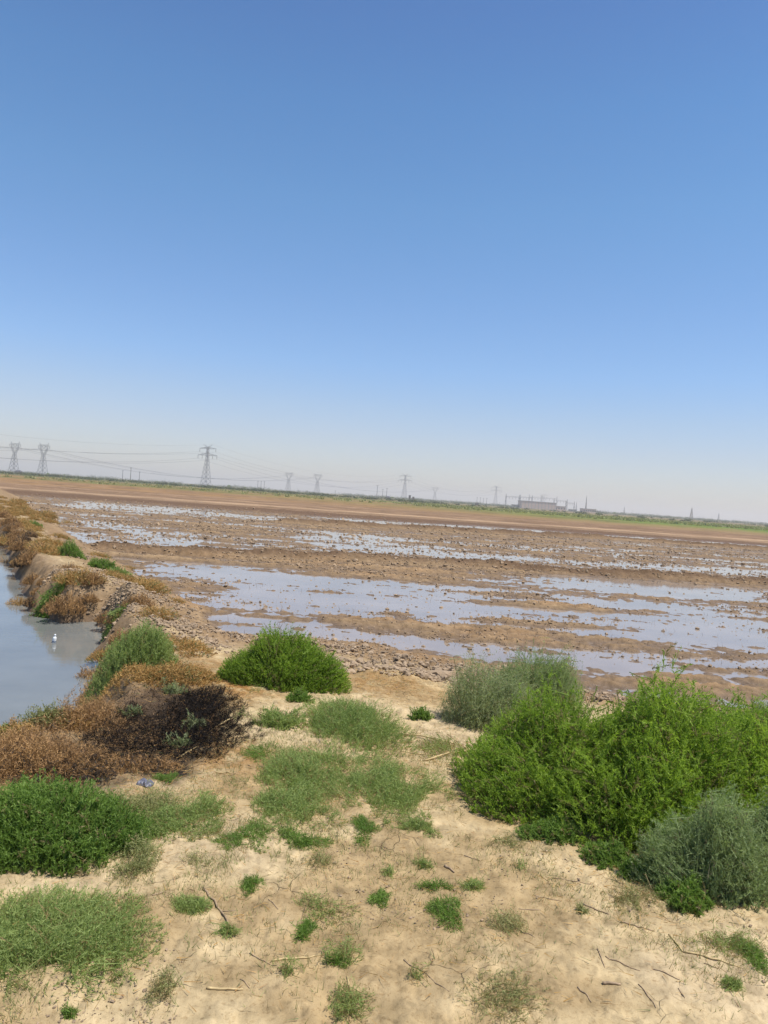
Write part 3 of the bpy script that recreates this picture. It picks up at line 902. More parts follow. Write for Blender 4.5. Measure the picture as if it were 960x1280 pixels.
BANK = P2([(136, 800), (118, 775), (60, 772), (44, 746), (32, 716), (20, 688), (2, 664), (-30, 650)], -.25)
reed = proto_plant('weed', 'dry brown weed clump on the pond bank of the far dike', 'weed', .42, .36, .34, 420, 'brown', leaves=12, sl=.30, ll=.07, lw=.010, up=1.3, lean=.35, spread=.55, fill=.3, dryf=.12)
copies(reed, along(BANK[1:], 32, .26, .35, .75) + along(P2([(58, 722), (88, 742), (118, 758), (142, 768), (152, 800), (150, 815)], -.12), 9, .16, .3, .55), 'dead weeds along the pond bank')
BUSH_ = 0
strawp = proto_plant('weed', 'low straw-coloured grass clump on the crest of the far dike', 'weed', .42, .40, .20, 360, 'straw', wood=False, leaves=8, sl=.16, ll=.06, lw=.008, up=.9, lean=.7, spread=.8, fill=.2, dryf=.15)
copies(strawp, [(x, y, s, r_) for x, y, s, r_ in along(DIKE[1:9], 70, .75, .4, 1.0) + along(DIKE[7:10], 34, 1.3, .7, 1.5)], 'dry grass clumps on the far dike')
dk = proto_plant('weed', 'dark withered weed clump at the waterline of the far dike', 'weed', .34, .28, .32, 320, 'brown', leaves=12, sl=.25, ll=.06, lw=.009, up=1.1, lean=.5, spread=.7, fill=.2, dryf=.55)
copies(dk, along(BANK[1:], 26, .18, .4, .8), 'withered weeds at the waterline')
ot = proto_plant('weed', 'orange-brown grass tuft standing in the pond', 'weed', .26, .12, .16, 200, 'straw', wood=False, leaves=6, sl=.14, ll=.05, lw=.006, up=1.2, lean=.3, spread=.4, fill=.3, dryf=0)
ox, oy = at(27, 756, ZP); ot.location = (ox, oy, ZP - .02)

# straw and dead leaf litter lying over the ground
def litter(name, spots, mat, ln, wd, flat=.12):
    Ps, Ds = [], []
    for (x, y), rad, n in spots:
        p = RNG.normal(size=(n, 2)) * rad * .5 + np.array([x, y])
        zz = terrain(p[:, 0], p[:, 1])[0]
        Ps.append(np.column_stack([p, zz + RNG.uniform(.002, .012, n)]))
        a = RNG.uniform(0, 6.283, n)
        Ds.append(norm(np.column_stack([np.cos(a), np.sin(a), np.abs(RNG.normal(size=n)) * flat])))
    P, D = np.vstack(Ps), np.vstack(Ds)
    n = len(P)
    v, f, t, d = slivers(P, D, ln * RNG.uniform(.4, 1.5, n), wd * RNG.uniform(.6, 1.4, n), RNG.uniform(0, 1, n), (RNG.uniform(0, 1, n) < .1).astype(float))
    o = link(name, np_mesh(name, v, f, {'tint': t, 'dry': d}), M[mat]); tag(o, kind='stuff')


def blades(name, spots, mat, hmin, hmax, wd):
    Ps = []
    for (x, y), rx, ry, n in spots:
        p = RNG.normal(size=(n, 2)) * np.array([rx, ry]) * .55 + np.array([x, y])
        p = p[fbm(p[:, 0] * 5, p[:, 1] * 5, 81, 3) > .46]
        Ps.append(np.column_stack([p, terrain(p[:, 0], p[:, 1])[0] - .002]))
    P = np.vstack(Ps); n = len(P)
    v, f, t, d = slivers(P, norm(np.column_stack([RNG.normal(size=(n, 2)) * .55, np.ones(n)])), RNG.uniform(hmin, hmax, n), wd * RNG.uniform(.6, 1.4, n), RNG.uniform(0, 1, n), (RNG.uniform(0, 1, n) < .2).astype(float))
    tag(link(name, np_mesh(name, v, f, {'tint': t, 'dry': d}), M[mat]), kind='stuff')


blades('grass', [(at(420, 985), .75, .9, 9000), (at(430, 920), .6, .7, 3500), (at(340, 930), .5, .6, 1500), (at(230, 1020), .5, .5, 4000), (at(120, 1140), .45, .6, 5000), (at(60, 1215), .4, .35, 4000),
                 (at(560, 950), .5, .6, 2200), (at(770, 1110), .5, .45, 3000), (at(410, 1180), .30, .3, 900), (at(590, 1230), .22, .25, 800), (at(900, 1200), .3, .3, 1400), (at(560, 1130), .25, .25, 500),
                 (at(320, 1060), .3, .3, 1200), (at(470, 1060), .4, .3, 1500), (at(640, 1070), .4, .3, 700), (at(250, 1090), .3, .25, 600)], 'pale', .012, .05, .0024)
litter('straw_litter', [(at(480, 852), .55, 1800), (at(225, 845), .8, 2600), (at(292, 868), .4, 900), (at(60, 950), .9, 2200), (at(285, 945), .35, 500), (at(200, 1010), .5, 500),
                        (at(420, 990), .7, 700), (at(560, 940), .5, 700), (at(800, 1100), .5, 600), (at(450, 1120), .9, 200), (at(640, 1200), .8, 120), (at(200, 1180), .6, 100), (at(600, 870), .6, 700),
                        (at(400, 880), .5, 400)], 'straw', .045, .0026)
litter('twig_litter', [(at(140, 940), .7, 3000), (at(225, 930), .5, 1500), (at(90, 965), .5, 900), (at(700, 1060), .5, 400), (at(420, 1050), .7, 300), (at(470, 1180), 1.0, 160), (at(740, 1180), .9, 90),
                       (at(250, 1130), .7, 90), (at(560, 935), .5, 400), (at(110, 755), 1.0, 500), (at(880, 1170), .5, 300), (at(180, 1080), .4, 300)], 'brown', .035, .0018, .25)

n = 26000
p = np.column_stack([RNG.uniform(-3.6, -.6, n), RNG.uniform(3.4, 6.6, n)])
dd_ = sdf(BURNT, p[:, 0], p[:, 1]); p = p[dd_ < RNG.normal(size=n) * .10]
n = len(p); zz = terrain(p[:, 0], p[:, 1])[0]
v, f, t, d = slivers(np.column_stack([p, zz + RNG.uniform(0, .10, n) * (RNG.uniform(0, 1, n) < .5)]), norm(RNG.normal(size=(n, 3)) + np.array([0, 0, .35])), RNG.uniform(.02, .10, n), np.full(n, .003), RNG.uniform(0, 1, n) ** 1.5, (RNG.uniform(0, 1, n) < .05).astype(float))
tag(link('charred_twigs', np_mesh('charred_twigs', v, f, {'tint': t, 'dry': d}), M['burnt']), kind='stuff')

# ------------------------------------------------------------------ clods
def ico(sub):
    bm = bmesh.new(); bmesh.ops.create_icosphere(bm, subdivisions=sub, radius=1)
    v = np.array([tuple(p.co) for p in bm.verts]); f = np.array([[q.index for q in p.verts] for p in bm.faces])
    bm.free(); return v, f


def clod_shapes(sub, k):
    v, f = ico(sub); out = []
    for i in range(k):
        d = RNG.normal(size=(7, 3)); d = norm(d)
        s = np.ones(len(v))
        for q in d:
            t = v @ q
            s = np.where(t > .55, s * (.55 / np.maximum(t, .55)) ** .8, s)       # broken facets
        w = v * (s * RNG.uniform(.88, 1.12, len(v)))[:, None]
        out.append(w * np.array([1, RNG.uniform(.65, 1), RNG.uniform(.5, .8)]))
    return out, f


def rotz(w, a):
    c, s = np.cos(a), np.sin(a)
    return np.stack([w[:, 0] * c - w[:, 1] * s, w[:, 0] * s + w[:, 1] * c, w[:, 2]], -1)


def clod_mass(name, x, y, s, mat, sub, sink=.25):
    shp, f = clod_shapes(sub, 10)
    zz = terrain(x, y)[0]
    if name == 'mud_clods': zz = np.maximum(zz, ZW - .012)
    V_, F_, T_t = [], [], []
    nv = len(shp[0])
    an = RNG.uniform(0, 6.28, len(x)); pick = RNG.integers(0, 10, len(x)); tn = RNG.uniform(0, 1, len(x))
    for i in range(len(x)):
        V_.append(rotz(shp[pick[i]], an[i]) * s[i] + np.array([x[i], y[i], zz[i] + s[i] * sink]))
    V_ = np.concatenate(V_)
    F_ = (f[None] + (np.arange(len(x)) * nv)[:, None, None]).reshape(-1, 3)
    o = link(name, np_mesh(name, V_, F_, {'tint': np.repeat(tn, nv)}), M[mat]); tag(o, kind='stuff')
    return o


# dry rubble: along the field-side rim, on the mounds
cx_, cy_, cs_ = [], [], []
def drop(x, y, s):
    cx_.append(x); cy_.append(y); cs_.append(s)
near_rim = [p for p in SHORE if p[1] < 22]
for i in range(6500):
    a = random.randrange(len(near_rim) - 1); t = random.random()
    (ax, ay), (bx, by) = near_rim[a], near_rim[a + 1]
    x = ax + (bx - ax) * t; y = ay + (by - ay) * t
    nx, ny = (by - ay), -(bx - ax); l = math.hypot(nx, ny) or 1
    o = random.gauss(.30, .24)
    drop(x + nx / l * o, y + ny / l * o, min(.058, .007 + random.expovariate(1 / .010)))
for (mx, my), mr, mh in MOUNDS[:6]:
    for i in range(int(1700 * mr)):
        drop(mx + random.gauss(0, mr * .42), my + random.gauss(0, mr * .42), min(.05, .006 + random.expovariate(1 / .009)))
for i in range(1500):
    x, y = at(random.uniform(395, 640), random.uniform(800, 845)); drop(x, y, min(.075, .008 + random.expovariate(1 / .014)))
for i in range(2200):
    x, y = at(random.uniform(62, 150), random.uniform(728, 778), -.2); drop(x, y, min(.045, .006 + random.expovariate(1 / .009)))
rx_, ry_, rs_ = map(np.array, (cx_, cy_, cs_))
tz, tdf, tdp = terrain(rx_, ry_)[:3]
ok = (tdp > -.45) & (tz > ZP - .08) & (tdf > -.6)
rx_, ry_, rs_ = rx_[ok], ry_[ok], rs_[ok]
order = np.argsort(-rs_ / ry_)
big_i, rest = order[:250], order[250:]
clod_mass('clods', rx_[rest], ry_[rest], rs_[rest], 'clod_dry', 1)
shp, cf = clod_shapes(2, 12)
cmes = []
for w in shp:
    me = np_mesh('clod', w * (1 + .10 * (fbm(w[:, 0] * 2.5 + 9, w[:, 1] * 2.5 + w[:, 2] * 3, 5, 3) - .5)[:, None]), cf, {'tint': np.full(len(w), .5)}); me.materials.append(M['clod_dry']); cmes.append(me)
for i in big_i:
    o = link('clod', cmes[random.randrange(12)])
    s = float(rs_[i]); o.scale = (s * random.uniform(.8, 1.2), s, s * random.uniform(.8, 1.1))
    o.rotation_euler = (random.uniform(-.4, .4), random.uniform(-.4, .4), random.uniform(0, 6.28))
    o.location = (rx_[i], ry_[i], gz(rx_[i], ry_[i]) + s * .25)
    tag(o, 'rough dry tan clod of earth in the rubble rim between path and flooded field', 'clod', 'dry clods of the rubble rim')
o = link('clod', cmes[3]); bx, by = at(552, 822); o.location = (bx, by, gz(bx, by) + .05); o.scale = (.17, .12, .09); o.rotation_euler = (.1, -.15, .1)
tag(o, 'largest flat-topped clod at the waterline, shadowed on its near side', 'clod')

# damp clods over the field
n = 120000
d = 9.5 * (63 / 9.5) ** RNG.uniform(0, 1, n) ** .85
a = RNG.uniform(-.62, .62, n)
x, y = d * np.tan(a), d
z_, df_, dp_, w_, k_, kp_ = terrain(x, y)
dens = sstep(.38, .62, fbm(x * .35, y * .8, 91, 3)) * .8 + .12
dens *= np.where(w_ < -.25, np.where(y > 18, .65, .3), 1)
dens += .8 * np.exp(-(linedist(BUND_NEAR, x, y) / .5) ** 2)
dens *= np.where(z_ < ZW - .07, .5, 1)
ok = (RNG.uniform(0, 1, n) < dens) & (df_ < -.2) & (dp_ > 1)
x, y = x[ok], y[ok]
s = np.minimum(.008 + RNG.exponential(.0115, len(x)), .075) * np.clip(y / 17, .7, 2.0)
nr_ = y < 19
order = np.argsort(-s / y)
clod_mass('mud_clods', x[nr_], y[nr_], s[nr_], 'clod_wet', 1, .3)
clod_mass('mud_clods', x[~nr_], y[~nr_], s[~nr_], 'clod_wet', 1, .2)

# stubble stalks standing in the mud and water
n = 2600
d = 9.6 * (40 / 9.6) ** RNG.uniform(0, 1, n); a = RNG.uniform(-.6, .6, n)
x, y = d * np.tan(a), d
z_, df_, dp_, *_ = terrain(x, y); ok = (df_ < -.3) & (dp_ > .5)
x, y, z_ = x[ok], y[ok], z_[ok]; n = len(x)
v, f, t, dd = slivers(np.column_stack([x, y, np.maximum(z_, ZW - .05)]), norm(np.column_stack([RNG.normal(size=(n, 2)) * .45, np.ones(n)])),
                      RNG.uniform(.04, .13, n), np.full(n, .007), RNG.uniform(0, 1, n), np.ones(n) * .4)
tag(link('stubble', np_mesh('stubble', v, f, {'tint': t, 'dry': dd}), M['brown']), kind='stuff')

# pebbles and crumbs of soil on the path
n = 11000
px_ = RNG.uniform(-60, 1020, n); py_ = RNG.uniform(850, 1300, n)
pts = np.array([at(a_, b_) for a_, b_ in zip(px_, py_)])
ok = (fbm(pts[:, 0] * 2.5, pts[:, 1] * 2.5, 95, 3) > .46)
pts = pts[ok]; tz, tdf, tdp = terrain(pts[:, 0], pts[:, 1])[:3]; ok = (tdp > .4) & (tdf > .4); pts = pts[ok]
clod_mass('pebbles', pts[:, 0], pts[:, 1], np.minimum(.0016 + RNG.exponential(.0024, len(pts)), .011), 'clod_dry', 1, .3)

# ------------------------------------------------------------------ sticks
def stick(label, a, b, rad, mat='stick', group=None, lift=.001, bow=.0, name='stick'):
    (x0, y0), (x1, y1) = land(*a)[:2], land(*b)[:2]
    if 'floating' in label: (x0, y0), (x1, y1) = at(*a, ZP), at(*b, ZP)
    L_ = math.hypot(x1 - x0, y1 - y0); rad *= .72
    cx, cy = (x0 + x1) / 2, (y0 + y1) / 2
    g = gz(cx, cy)
    pts, rads = [], []
    for i in range(9):
        t = i / 8
        x = x0 + (x1 - x0) * t + random.gauss(0, L_ * .008); y = y0 + (y1 - y0) * t + random.gauss(0, L_ * .008)
        pts.append((x - cx, y - cy, gz(x, y) - g + rad * .7 + lift * (1 - abs(2 * t - 1)) + bow * math.sin(math.pi * t)))
        rads.append(rad * (1.1 - .5 * t))
    mb = MB(); mb.tube(pts, rads, 7)
    if L_ > .12 and rad > .0032 and random.random() < .45:
        k = 5; p = Vector(pts[k]); dirn = (Vector(pts[k + 1]) - p).normalized()
        side = Vector((-dirn.y, dirn.x, .25)) * random.choice((-1, 1))
        mb.tube([p, p + (dirn + side) * L_ * .07, p + (dirn * 1.3 + side * 1.4) * L_ * .10], [rad * .5, rad * .4, rad * .2], 5)
    o = mb.build(name, M[mat], None, (cx, cy, g))
    for p in o.data.polygons: p.use_smooth = True
    return tag(o, label, 'stick', group)


stick('long leaning brown stick with a tuft at its side, left of the sand', (254, 1110), (291, 1162), .006, bow=.0)
stick('thick bent tan stick lying alone at the bottom left', (258, 1236), (304, 1238), .0055, 'paleStick', bow=.0)
stick('short thick dark stub of wood on sand at the bottom right', (753, 1230), (776, 1232), .007)
stick('thin dark stick standing at a slant beside the short thick stub', (722, 1234), (739, 1254), .0035, bow=.0)
stick('thin long twig right of the short thick stub', (798, 1231), (820, 1260), .003, bow=.0)
stick('brown twig on sand beside the tiny pale tuft', (730, 1131), (761, 1143), .004)
stick('curved pale twig running toward the right edge weeds', (836, 1170), (853, 1190), .005, 'paleStick')
stick('pale root running into the right edge weeds', (853, 1190), (925, 1210), .005, 'paleStick')
stick('long thin twig above the thin long twig by the stub', (816, 1212), (850, 1226), .003)
stick('weathered grey twig above the curved pale one', (776, 1153), (818, 1165), .004)
stick('dark broken chip of wood on sand right of the flat tuft', (556, 1083), (568, 1092), .008)
stick('thin upright twig in mid sand over the slanting dark stick', (747, 1186), (756, 1210), .003, bow=.0)
stick('long twig lying across sand in the lower middle', (757, 1196), (800, 1214), .003)
stick('brown twig in the left of the bare sand above the tan bent stick', (190, 1120), (208, 1115), .004)
stick('pale yellow straw lying across the sand in the lower middle', (340, 1202), (402, 1194), .005, 'paleStick', bow=.0, name='straw')
stick('upright yellowed stalk at the bottom of the sparse weed', (434, 1222), (444, 1262), .004, 'paleStick', bow=.0, name='straw')
stick('yellow straw on sand below the ash patch', (270, 966), (290, 966), .006, 'paleStick', name='straw')
stick('upper of the long pale stalks lying left of the speckled shrub', (497, 918), (585, 936), .008, 'paleStick', bow=.012, name='stalk')
stick('lower pale stalk, slanting up toward the bright green mass', (530, 952), (592, 938), .008, 'paleStick', bow=.015, name='stalk')
stick('short pale stalk on soil under the long pale stalks', (500, 940), (540, 944), .006, 'paleStick', name='stalk')
stick('pale charred stick pointing out of the ash onto sand', (262, 915), (296, 896), .009, 'paleStick', bow=.012)
stick('pale charred stick lying inside the near edge of the ash', (225, 948), (246, 934), .009, 'paleStick', bow=.0)
stick('black stick floating in the pond beside the bottle', (54, 800), (66, 801), .012)
tw = 'thin twigs scattered on the sand'
for a_, b_ in (((312, 1192), (350, 1210)), ((335, 1125), (348, 1137)), ((690, 1098), (740, 1106)), ((668, 1120), (700, 1126)),
               ((648, 1136), (676, 1138)), ((848, 1236), (856, 1248)), ((880, 1205), (900, 1212)), ((505, 1200), (560, 1240)), ((640, 1160), (668, 1172)), ((300, 1225), (312, 1236)), ((580, 1070), (600, 1076))):
    stick('thin dry twig lying on the bare sand', a_, b_, .0026, group=tw, bow=.0)

# ------------------------------------------------------------------ litter: bag, bottle, ring
x0, y0 = land(177, 986)[:2]
nu, nv = 15, 11
bv = []
for j in range(nv):
    for i in range(nu):
        u, w = i / (nu - 1) - .5, j / (nv - 1) - .5
        hgt = .028 * (1 - (2 * u) ** 4) * (1 - (2 * w) ** 4)
        hgt += .022 * (float(vn(u * 9 + 3, w * 9, 7)) - .5)
        bv.append((u * .085 + .012 * (float(vn(w * 6, 2, 3)) - .5), w * .06 + .012 * (float(vn(u * 6, 5, 4)) - .5), max(hgt, .003)))
fb = [(j * nu + i, j * nu + i + 1, (j + 1) * nu + i + 1, (j + 1) * nu + i) for j in range(nv - 1) for i in range(nu - 1)]
bm_ = MB(); bm_.v = [Vector(p) for p in bv]; bm_.f = fb
pm, nt, out = newmat('grey_film')
b_ = nt.nodes.new('ShaderNodeBsdfPrincipled'); b_.inputs['Base Color'].default_value = (.10, .10, .13, 1); b_.inputs['Roughness'].default_value = .42
nn = noise(nt, nt.nodes.new('ShaderNodeTexCoord').outputs['Object'], 45, 4)
bp_ = nt.nodes.new('ShaderNodeBump'); bp_.inputs['Distance'].default_value = .006; nt.links.new(nn, bp_.inputs['Height']); nt.links.new(bp_.outputs[0], b_.inputs['Normal'])
nt.links.new(b_.outputs[0], out.inputs['Surface'])
bag = bm_.build('plastic_bag', pm, None, (x0, y0 + .05, gz(x0, y0 + .05)))
so = bag.modifiers.new('thickness', 'SOLIDIFY'); so.thickness = .002
sb = bag.modifiers.new('smooth', 'SUBSURF'); sb.levels = sb.render_levels = 1
tag(bag, 'crumpled bluish grey plastic bag lying at the edge of the ash patch', 'bag')

x0, y0 = at(67, 803, ZP)
bot = empty('bottle', (x0, y0, ZP - .04), 'white bottle with dark blue bands floating upright in the pond', 'bottle')
mb = MB(); mb.lathe([(.001, 0), (.036, .003), (.038, .02), (.038, .15), (.034, .175), (.018, .20), (.015, .212), (.015, .222)]); mb.build('body', M['white'], bot)
mb = MB(); mb.lathe([(.0385, .05), (.040, .052), (.040, .075), (.0385, .077)]); mb.build('band', M['navy'], bot)
mb = MB(); mb.lathe([(.0385, .088), (.040, .090), (.040, .105), (.0385, .107)]); mb.build('band', M['navy'], bot)
mb = MB(); mb.lathe([(.018, .218), (.018, .240), (.016, .243), (.001, .243)]); mb.build('cap', M['white'], bot)
bot.rotation_euler = (R(7), R(9), 0); bot.scale = (.6, .6, .6)

# ------------------------------------------------------------------ power pylons
def lattice(mb, levels, w, diag=True):
    """square lattice tower through (z, half width) levels"""
    for (z0, a), (z1, b) in zip(levels[:-1], levels[1:]):
        c0 = [(-a, -a, z0), (a, -a, z0), (a, a, z0), (-a, a, z0)]
        c1 = [(-b, -b, z1), (b, -b, z1), (b, b, z1), (-b, b, z1)]
        for i in range(4):
            j = (i + 1) % 4
            mb.bar(c0[i], c1[i], w * 1.5)
            mb.bar(c1[i], c1[j], w)
            if diag:
                mb.bar(c0[i], c1[j], w); mb.bar(c0[j], c1[i], w)


def arm_bars(mb, z, y_, root, tip, w, rise):
    for s in (-1, 1):
        mb.bar((s * root, -y_, z), (s * tip, 0, z + .2), w); mb.bar((s * root, y_, z), (s * tip, 0, z + .2), w)
        mb.bar((s * root, -y_, z + rise), (s * tip, 0, z + .4), w); mb.bar((s * root, y_, z + rise), (s * tip, 0, z + .4), w)
        for k in range(1, 5):
            t = k / 5; x = s * (root + (tip - root) * t)
            mb.bar((x, -y_ * (1 - t), z + .2 * t), (x, y_ * (1 - t), z + .4 + (rise - .4) * (1 - t)), w * .8)
            mb.bar((x, 0, z), (s * (root + (tip - root) * (t - .2)), 0, z + rise * (1 - t + .2)), w * .8)


def double_pylon():
    """two wide arms, two earth-wire horns: 45 m"""
    parts = {}
    m = MB(); lattice(m, [(0, 4.2), (5, 3.7), (10, 3.2), (15, 2.7), (20, 2.2), (25, 1.7), (30, 1.25), (34, 1.1), (38, 1.0), (42.5, .9)], .24); parts['tower_body'] = [m]
    m1 = MB(); arm_bars(m1, 33, 1.2, 1.2, 13.0, .30, 2.4)
    m2 = MB(); arm_bars(m2, 40.3, .95, .95, 11.0, .30, 1.8); parts['crossarm'] = [m1, m2]
    m = MB()
    hs = []
    for s in (-1, 1):
        m = MB(); m.bar((s * .9, 0, 41.8), (s * 6.2, 0, 45), .34, .2); m.bar((s * .9, 0, 42.5), (s * 6.2, 0, 45), .26); hs.append(m)
    parts['earth_horn'] = hs
    ins = []
    for zz, xs in ((33, (12.7, 7)), (40.3, (10.7,))):
        for x in xs:
            for s in (-1, 1):
                m = MB(); m.tube([(s * x, 0, zz + .2), (s * x, 0, zz - 3.4)], .22, 6); ins.append(m)
    parts['insulator'] = ins
    return parts


def cathead_pylon():
    """wide window head on a tapered body: 31 m"""
    parts = {}
    m = MB(); lattice(m, [(0, 3.6), (4.5, 3.05), (9, 2.5), (13, 2.0), (16.5, 1.5), (19, 1.1)], .22); parts['tower_body'] = [m]
    m = MB()
    for y_ in (-.8, .8):
        for s in (-1, 1):
            m.bar((s * 1.1, y_, 19), (s * 4.8, y_, 25), .3); m.bar((s * .4, y_, 19.8), (s * 3.6, y_, 25.5), .24)
            m.bar((s * 4.8, y_, 25), (s * 3.9, y_, 28.2), .28); m.bar((s * 3.6, y_, 25.5), (s * 3.0, y_, 28.2), .24)
            for k in range(5):
                t = k / 5
                m.bar((s * (1.1 + 3.7 * t), y_, 19 + 6 * t), (s * (.4 + 3.2 * (t + .1)), y_, 19.8 + 5.7 * (t + .1)), .18)
        m.bar((-8.2, y_ * .3, 28.4), (8.2, y_ * .3, 28.4), .26); m.bar((-6, y_, 29.6), (6, y_, 29.6), .22)
        for k in range(13):
            x = -6 + k; m.bar((x, y_, 28.3), (x + 1 if k % 2 else x, y_, 29.6), .16)
    parts['window_head'] = [m]
    hs = []
    for s in (-1, 1):
        m = MB(); m.bar((s * 5.6, 0, 29.5), (s * 6.0, 0, 31.6), .3, .16); m.bar((s * 4.6, 0, 29.5), (s * 6.0, 0, 31.6), .2); hs.append(m)
    parts['earth_horn'] = hs
    ins = []
    for x in (-8, -5.6, 5.6, 8):
        m = MB(); m.tube([(x, 0, 28.4), (x * .86, 0, 25.4)], .2, 6); ins.append(m)
    for s in (-1, 1):
        m = MB(); m.tube([(s * 2.2, 0, 28.4), (0, 0, 25.8)], .2, 6); ins.append(m)
    parts['insulator'] = ins
    return parts


def as_thing(name, parts, mats, loc, rz, label, cat, group=None, s=1.0):
    root = empty(name, loc, label, cat, group)
    root.rotation_euler = (0, 0, rz); root.scale = (s, s, s)
    for k, ms in parts.items():
        for m in ms:
            link(k, m if isinstance(m, bpy.types.Mesh) else m, None, root)
    return root


def meshes(parts, mats):
    o = {}
    for k, ms in parts.items():
        o[k] = []
        for m in ms:
            me = m.mesh(k); me.materials.append(mats.get(k, M['steel'])); o[k].append(me)
    return o


MATS = {'insulator': M['glassy']}
DBL, CAT = meshes(double_pylon(), MATS), meshes(cathead_pylon(), MATS)
ZF = -.26
PYL = {}
for key, kind, px, dist, s, label in (
    ('d1', DBL, 257, 800, 1.0, 'tallest looking grey steel lattice pylon with two wide arms, at left of the horizon'),
    ('d2', DBL, 505, 1300, 1.0, 'two-armed lattice pylon beside the two dark pillars'),
    ('d3', DBL, 619, 1660, 1.0, 'hazy two-armed lattice pylon left of the brown block'),
    ('d4', DBL, 679, 2200, .98, 'faint two-armed lattice pylon rising behind the brown block'),
    ('c1', CAT, 17, 745, 1.0, 'lattice pylon with window-shaped head at the left edge, above the dark hut'),
    ('c2', CAT, 53, 730, 1.0, 'lattice pylon with window-shaped head, second from the left edge'),
    ('c3', CAT, 360, 1190, 1.0, 'small window-headed lattice pylon right of three poles'),
    ('c4', CAT, 396, 1170, 1.0, 'small window-headed lattice pylon, right one of its close pair'),
    ('c5', CAT, 543, 1560, .98, 'faint wide window-headed lattice pylon right of the two dark pillars'),
):
    x = bearing(px, dist)
    rz = R(-25) if kind is DBL else R(-24)
    PYL[key] = (x, dist, rz, s)
    as_thing('power_pylon', kind, MATS, (x, dist, ZF), rz, label, 'pylon', 'pylons along the horizon', s)


def wire(label, pts, rad, sag=.03, group='overhead cables'):
    """a cable hung through support points"""
    allp = []
    for (a, b) in zip(pts[:-1], pts[1:]):
        a, b = Vector(a), Vector(b); L_ = (b - a).length
        for i in range(17):
            if i == 0 and allp: continue
            t = i / 16; p = a.lerp(b, t); p.z -= 4 * sag * L_ * t * (1 - t); allp.append(p)
    o0 = allp[0].copy()
    mb = MB(); mb.tube([p - o0 for p in allp], rad, 5)
    o = mb.build('power_cable', M['wire'], None, o0)
    return tag(o, label, 'cable', group)


def hang(key, lx, lz):
    x, y, rz, s = PYL[key]
    return (x + lx * s * math.cos(rz), y + lx * s * math.sin(rz), ZF + lz * s)


PYL['d0'] = (-420, 300, R(-25), 1.0)      # the next pylons stand out of frame to the left
PYL['c0'] = (-575, 275, R(-24), 1.0); PYL['c00'] = (-545, 260, R(-24), 1.0)
for lx, lz, sg, lb in ((-12.7, 29.6, .034, 'lowest far-side cable of the two-armed pylons'), (12.7, 29.6, .034, 'lowest near-side cable of the two-armed pylons'), (-10.7, 37, .032, 'upper far-side cable of the two-armed pylons'),
                       (10.7, 37, .032, 'upper near-side cable of the two-armed pylons'), (6.2, 45, .030, 'thin topmost earth cable of the two-armed pylons')):
    wire(lb, [hang(k, lx, lz) for k in ('d0', 'd1', 'd2', 'd3', 'd4')], .085 if lz < 40 else .05, sg)
for ks, nm in ((('c0', 'c1', 'c3', 'c5'), 'far row'), (('c00', 'c2', 'c4'), 'near row')):
    for lx, lz, lb in ((-7.2, 25.4, 'outer cable on one side'), (7.2, 25.4, 'outer cable on the other side'), (0, 25.8, 'middle cable')):
        wire(f'{lb} of the {nm} of window-headed pylons', [hang(k, lx, lz) for k in ks], .075, .032)

# ------------------------------------------------------------------ poles, masts, substation, sheds
def pole_thing(px, dist, h, label, group, arms=1, name='utility_pole'):
    x = bearing(px, dist)
    root = empty(name, (x, dist, ZF), label, 'pole', group)
    mb = MB(); mb.tube([(0, 0, -.2), (0, 0, h)], [h * .018 + .05, h * .010 + .04], 8); mb.build('pole', M['rust'], root)
    for k in range(arms):
        mb = MB(); zz = h * (.95 - .1 * k); mb.bar((-h * .10, 0, zz), (h * .10, 0, zz), .16); mb.build('crossarm', M['rust'], root)
    for s in (-1, 1):
        mb = MB(); mb.tube([(s * h * .09, 0, h * .955), (s * h * .09, 0, h * .985)], .10, 6); mb.build('insulator', M['glassy'], root)
    root.rotation_euler = (0, 0, R(-25))


for px, dist, h, lb, g in (
    (153, 520, 7.6, 'leftmost of three small poles between the left pylons and the tallest pylon', 'a'), (163, 520, 10.0, 'tall middle one of three small poles left of the tallest pylon', 'a'),
    (174, 520, 7.6, 'right one of three small poles left of the tallest pylon', 'a'),
    (322, 640, 8, 'left one of three thin poles before the small window-headed pylons', 'b'), (326, 640, 8, 'middle one of three thin poles before the small window-headed pylons', 'b'), (330, 640, 8, 'right one of three thin poles before the small window-headed pylons', 'b'),
    (471, 640, 11.5, 'tallest of three poles left of the two dark pillars', 'c'), (478, 640, 8.5, 'middle of three poles left of the two dark pillars', 'c'), (483, 640, 9.5, 'pole just above the dark little hut', 'c'),
    (596, 800, 8.5, 'left pole of the cluster before the hazy two-armed pylon', 'd'), (600, 800, 8.5, 'second pole of the cluster before the hazy two-armed pylon', 'd'), (604, 800, 8.0, 'third pole of the cluster before the hazy two-armed pylon', 'd'),
    (419, 560, 4.0, 'short pole standing alone right of the small pylon pair', 'e'),
    (608, 800, 8.2, 'right pole of the cluster before the hazy two-armed pylon', 'd')):
    pole_thing(px, dist, h, lb, 'poles along the horizon')


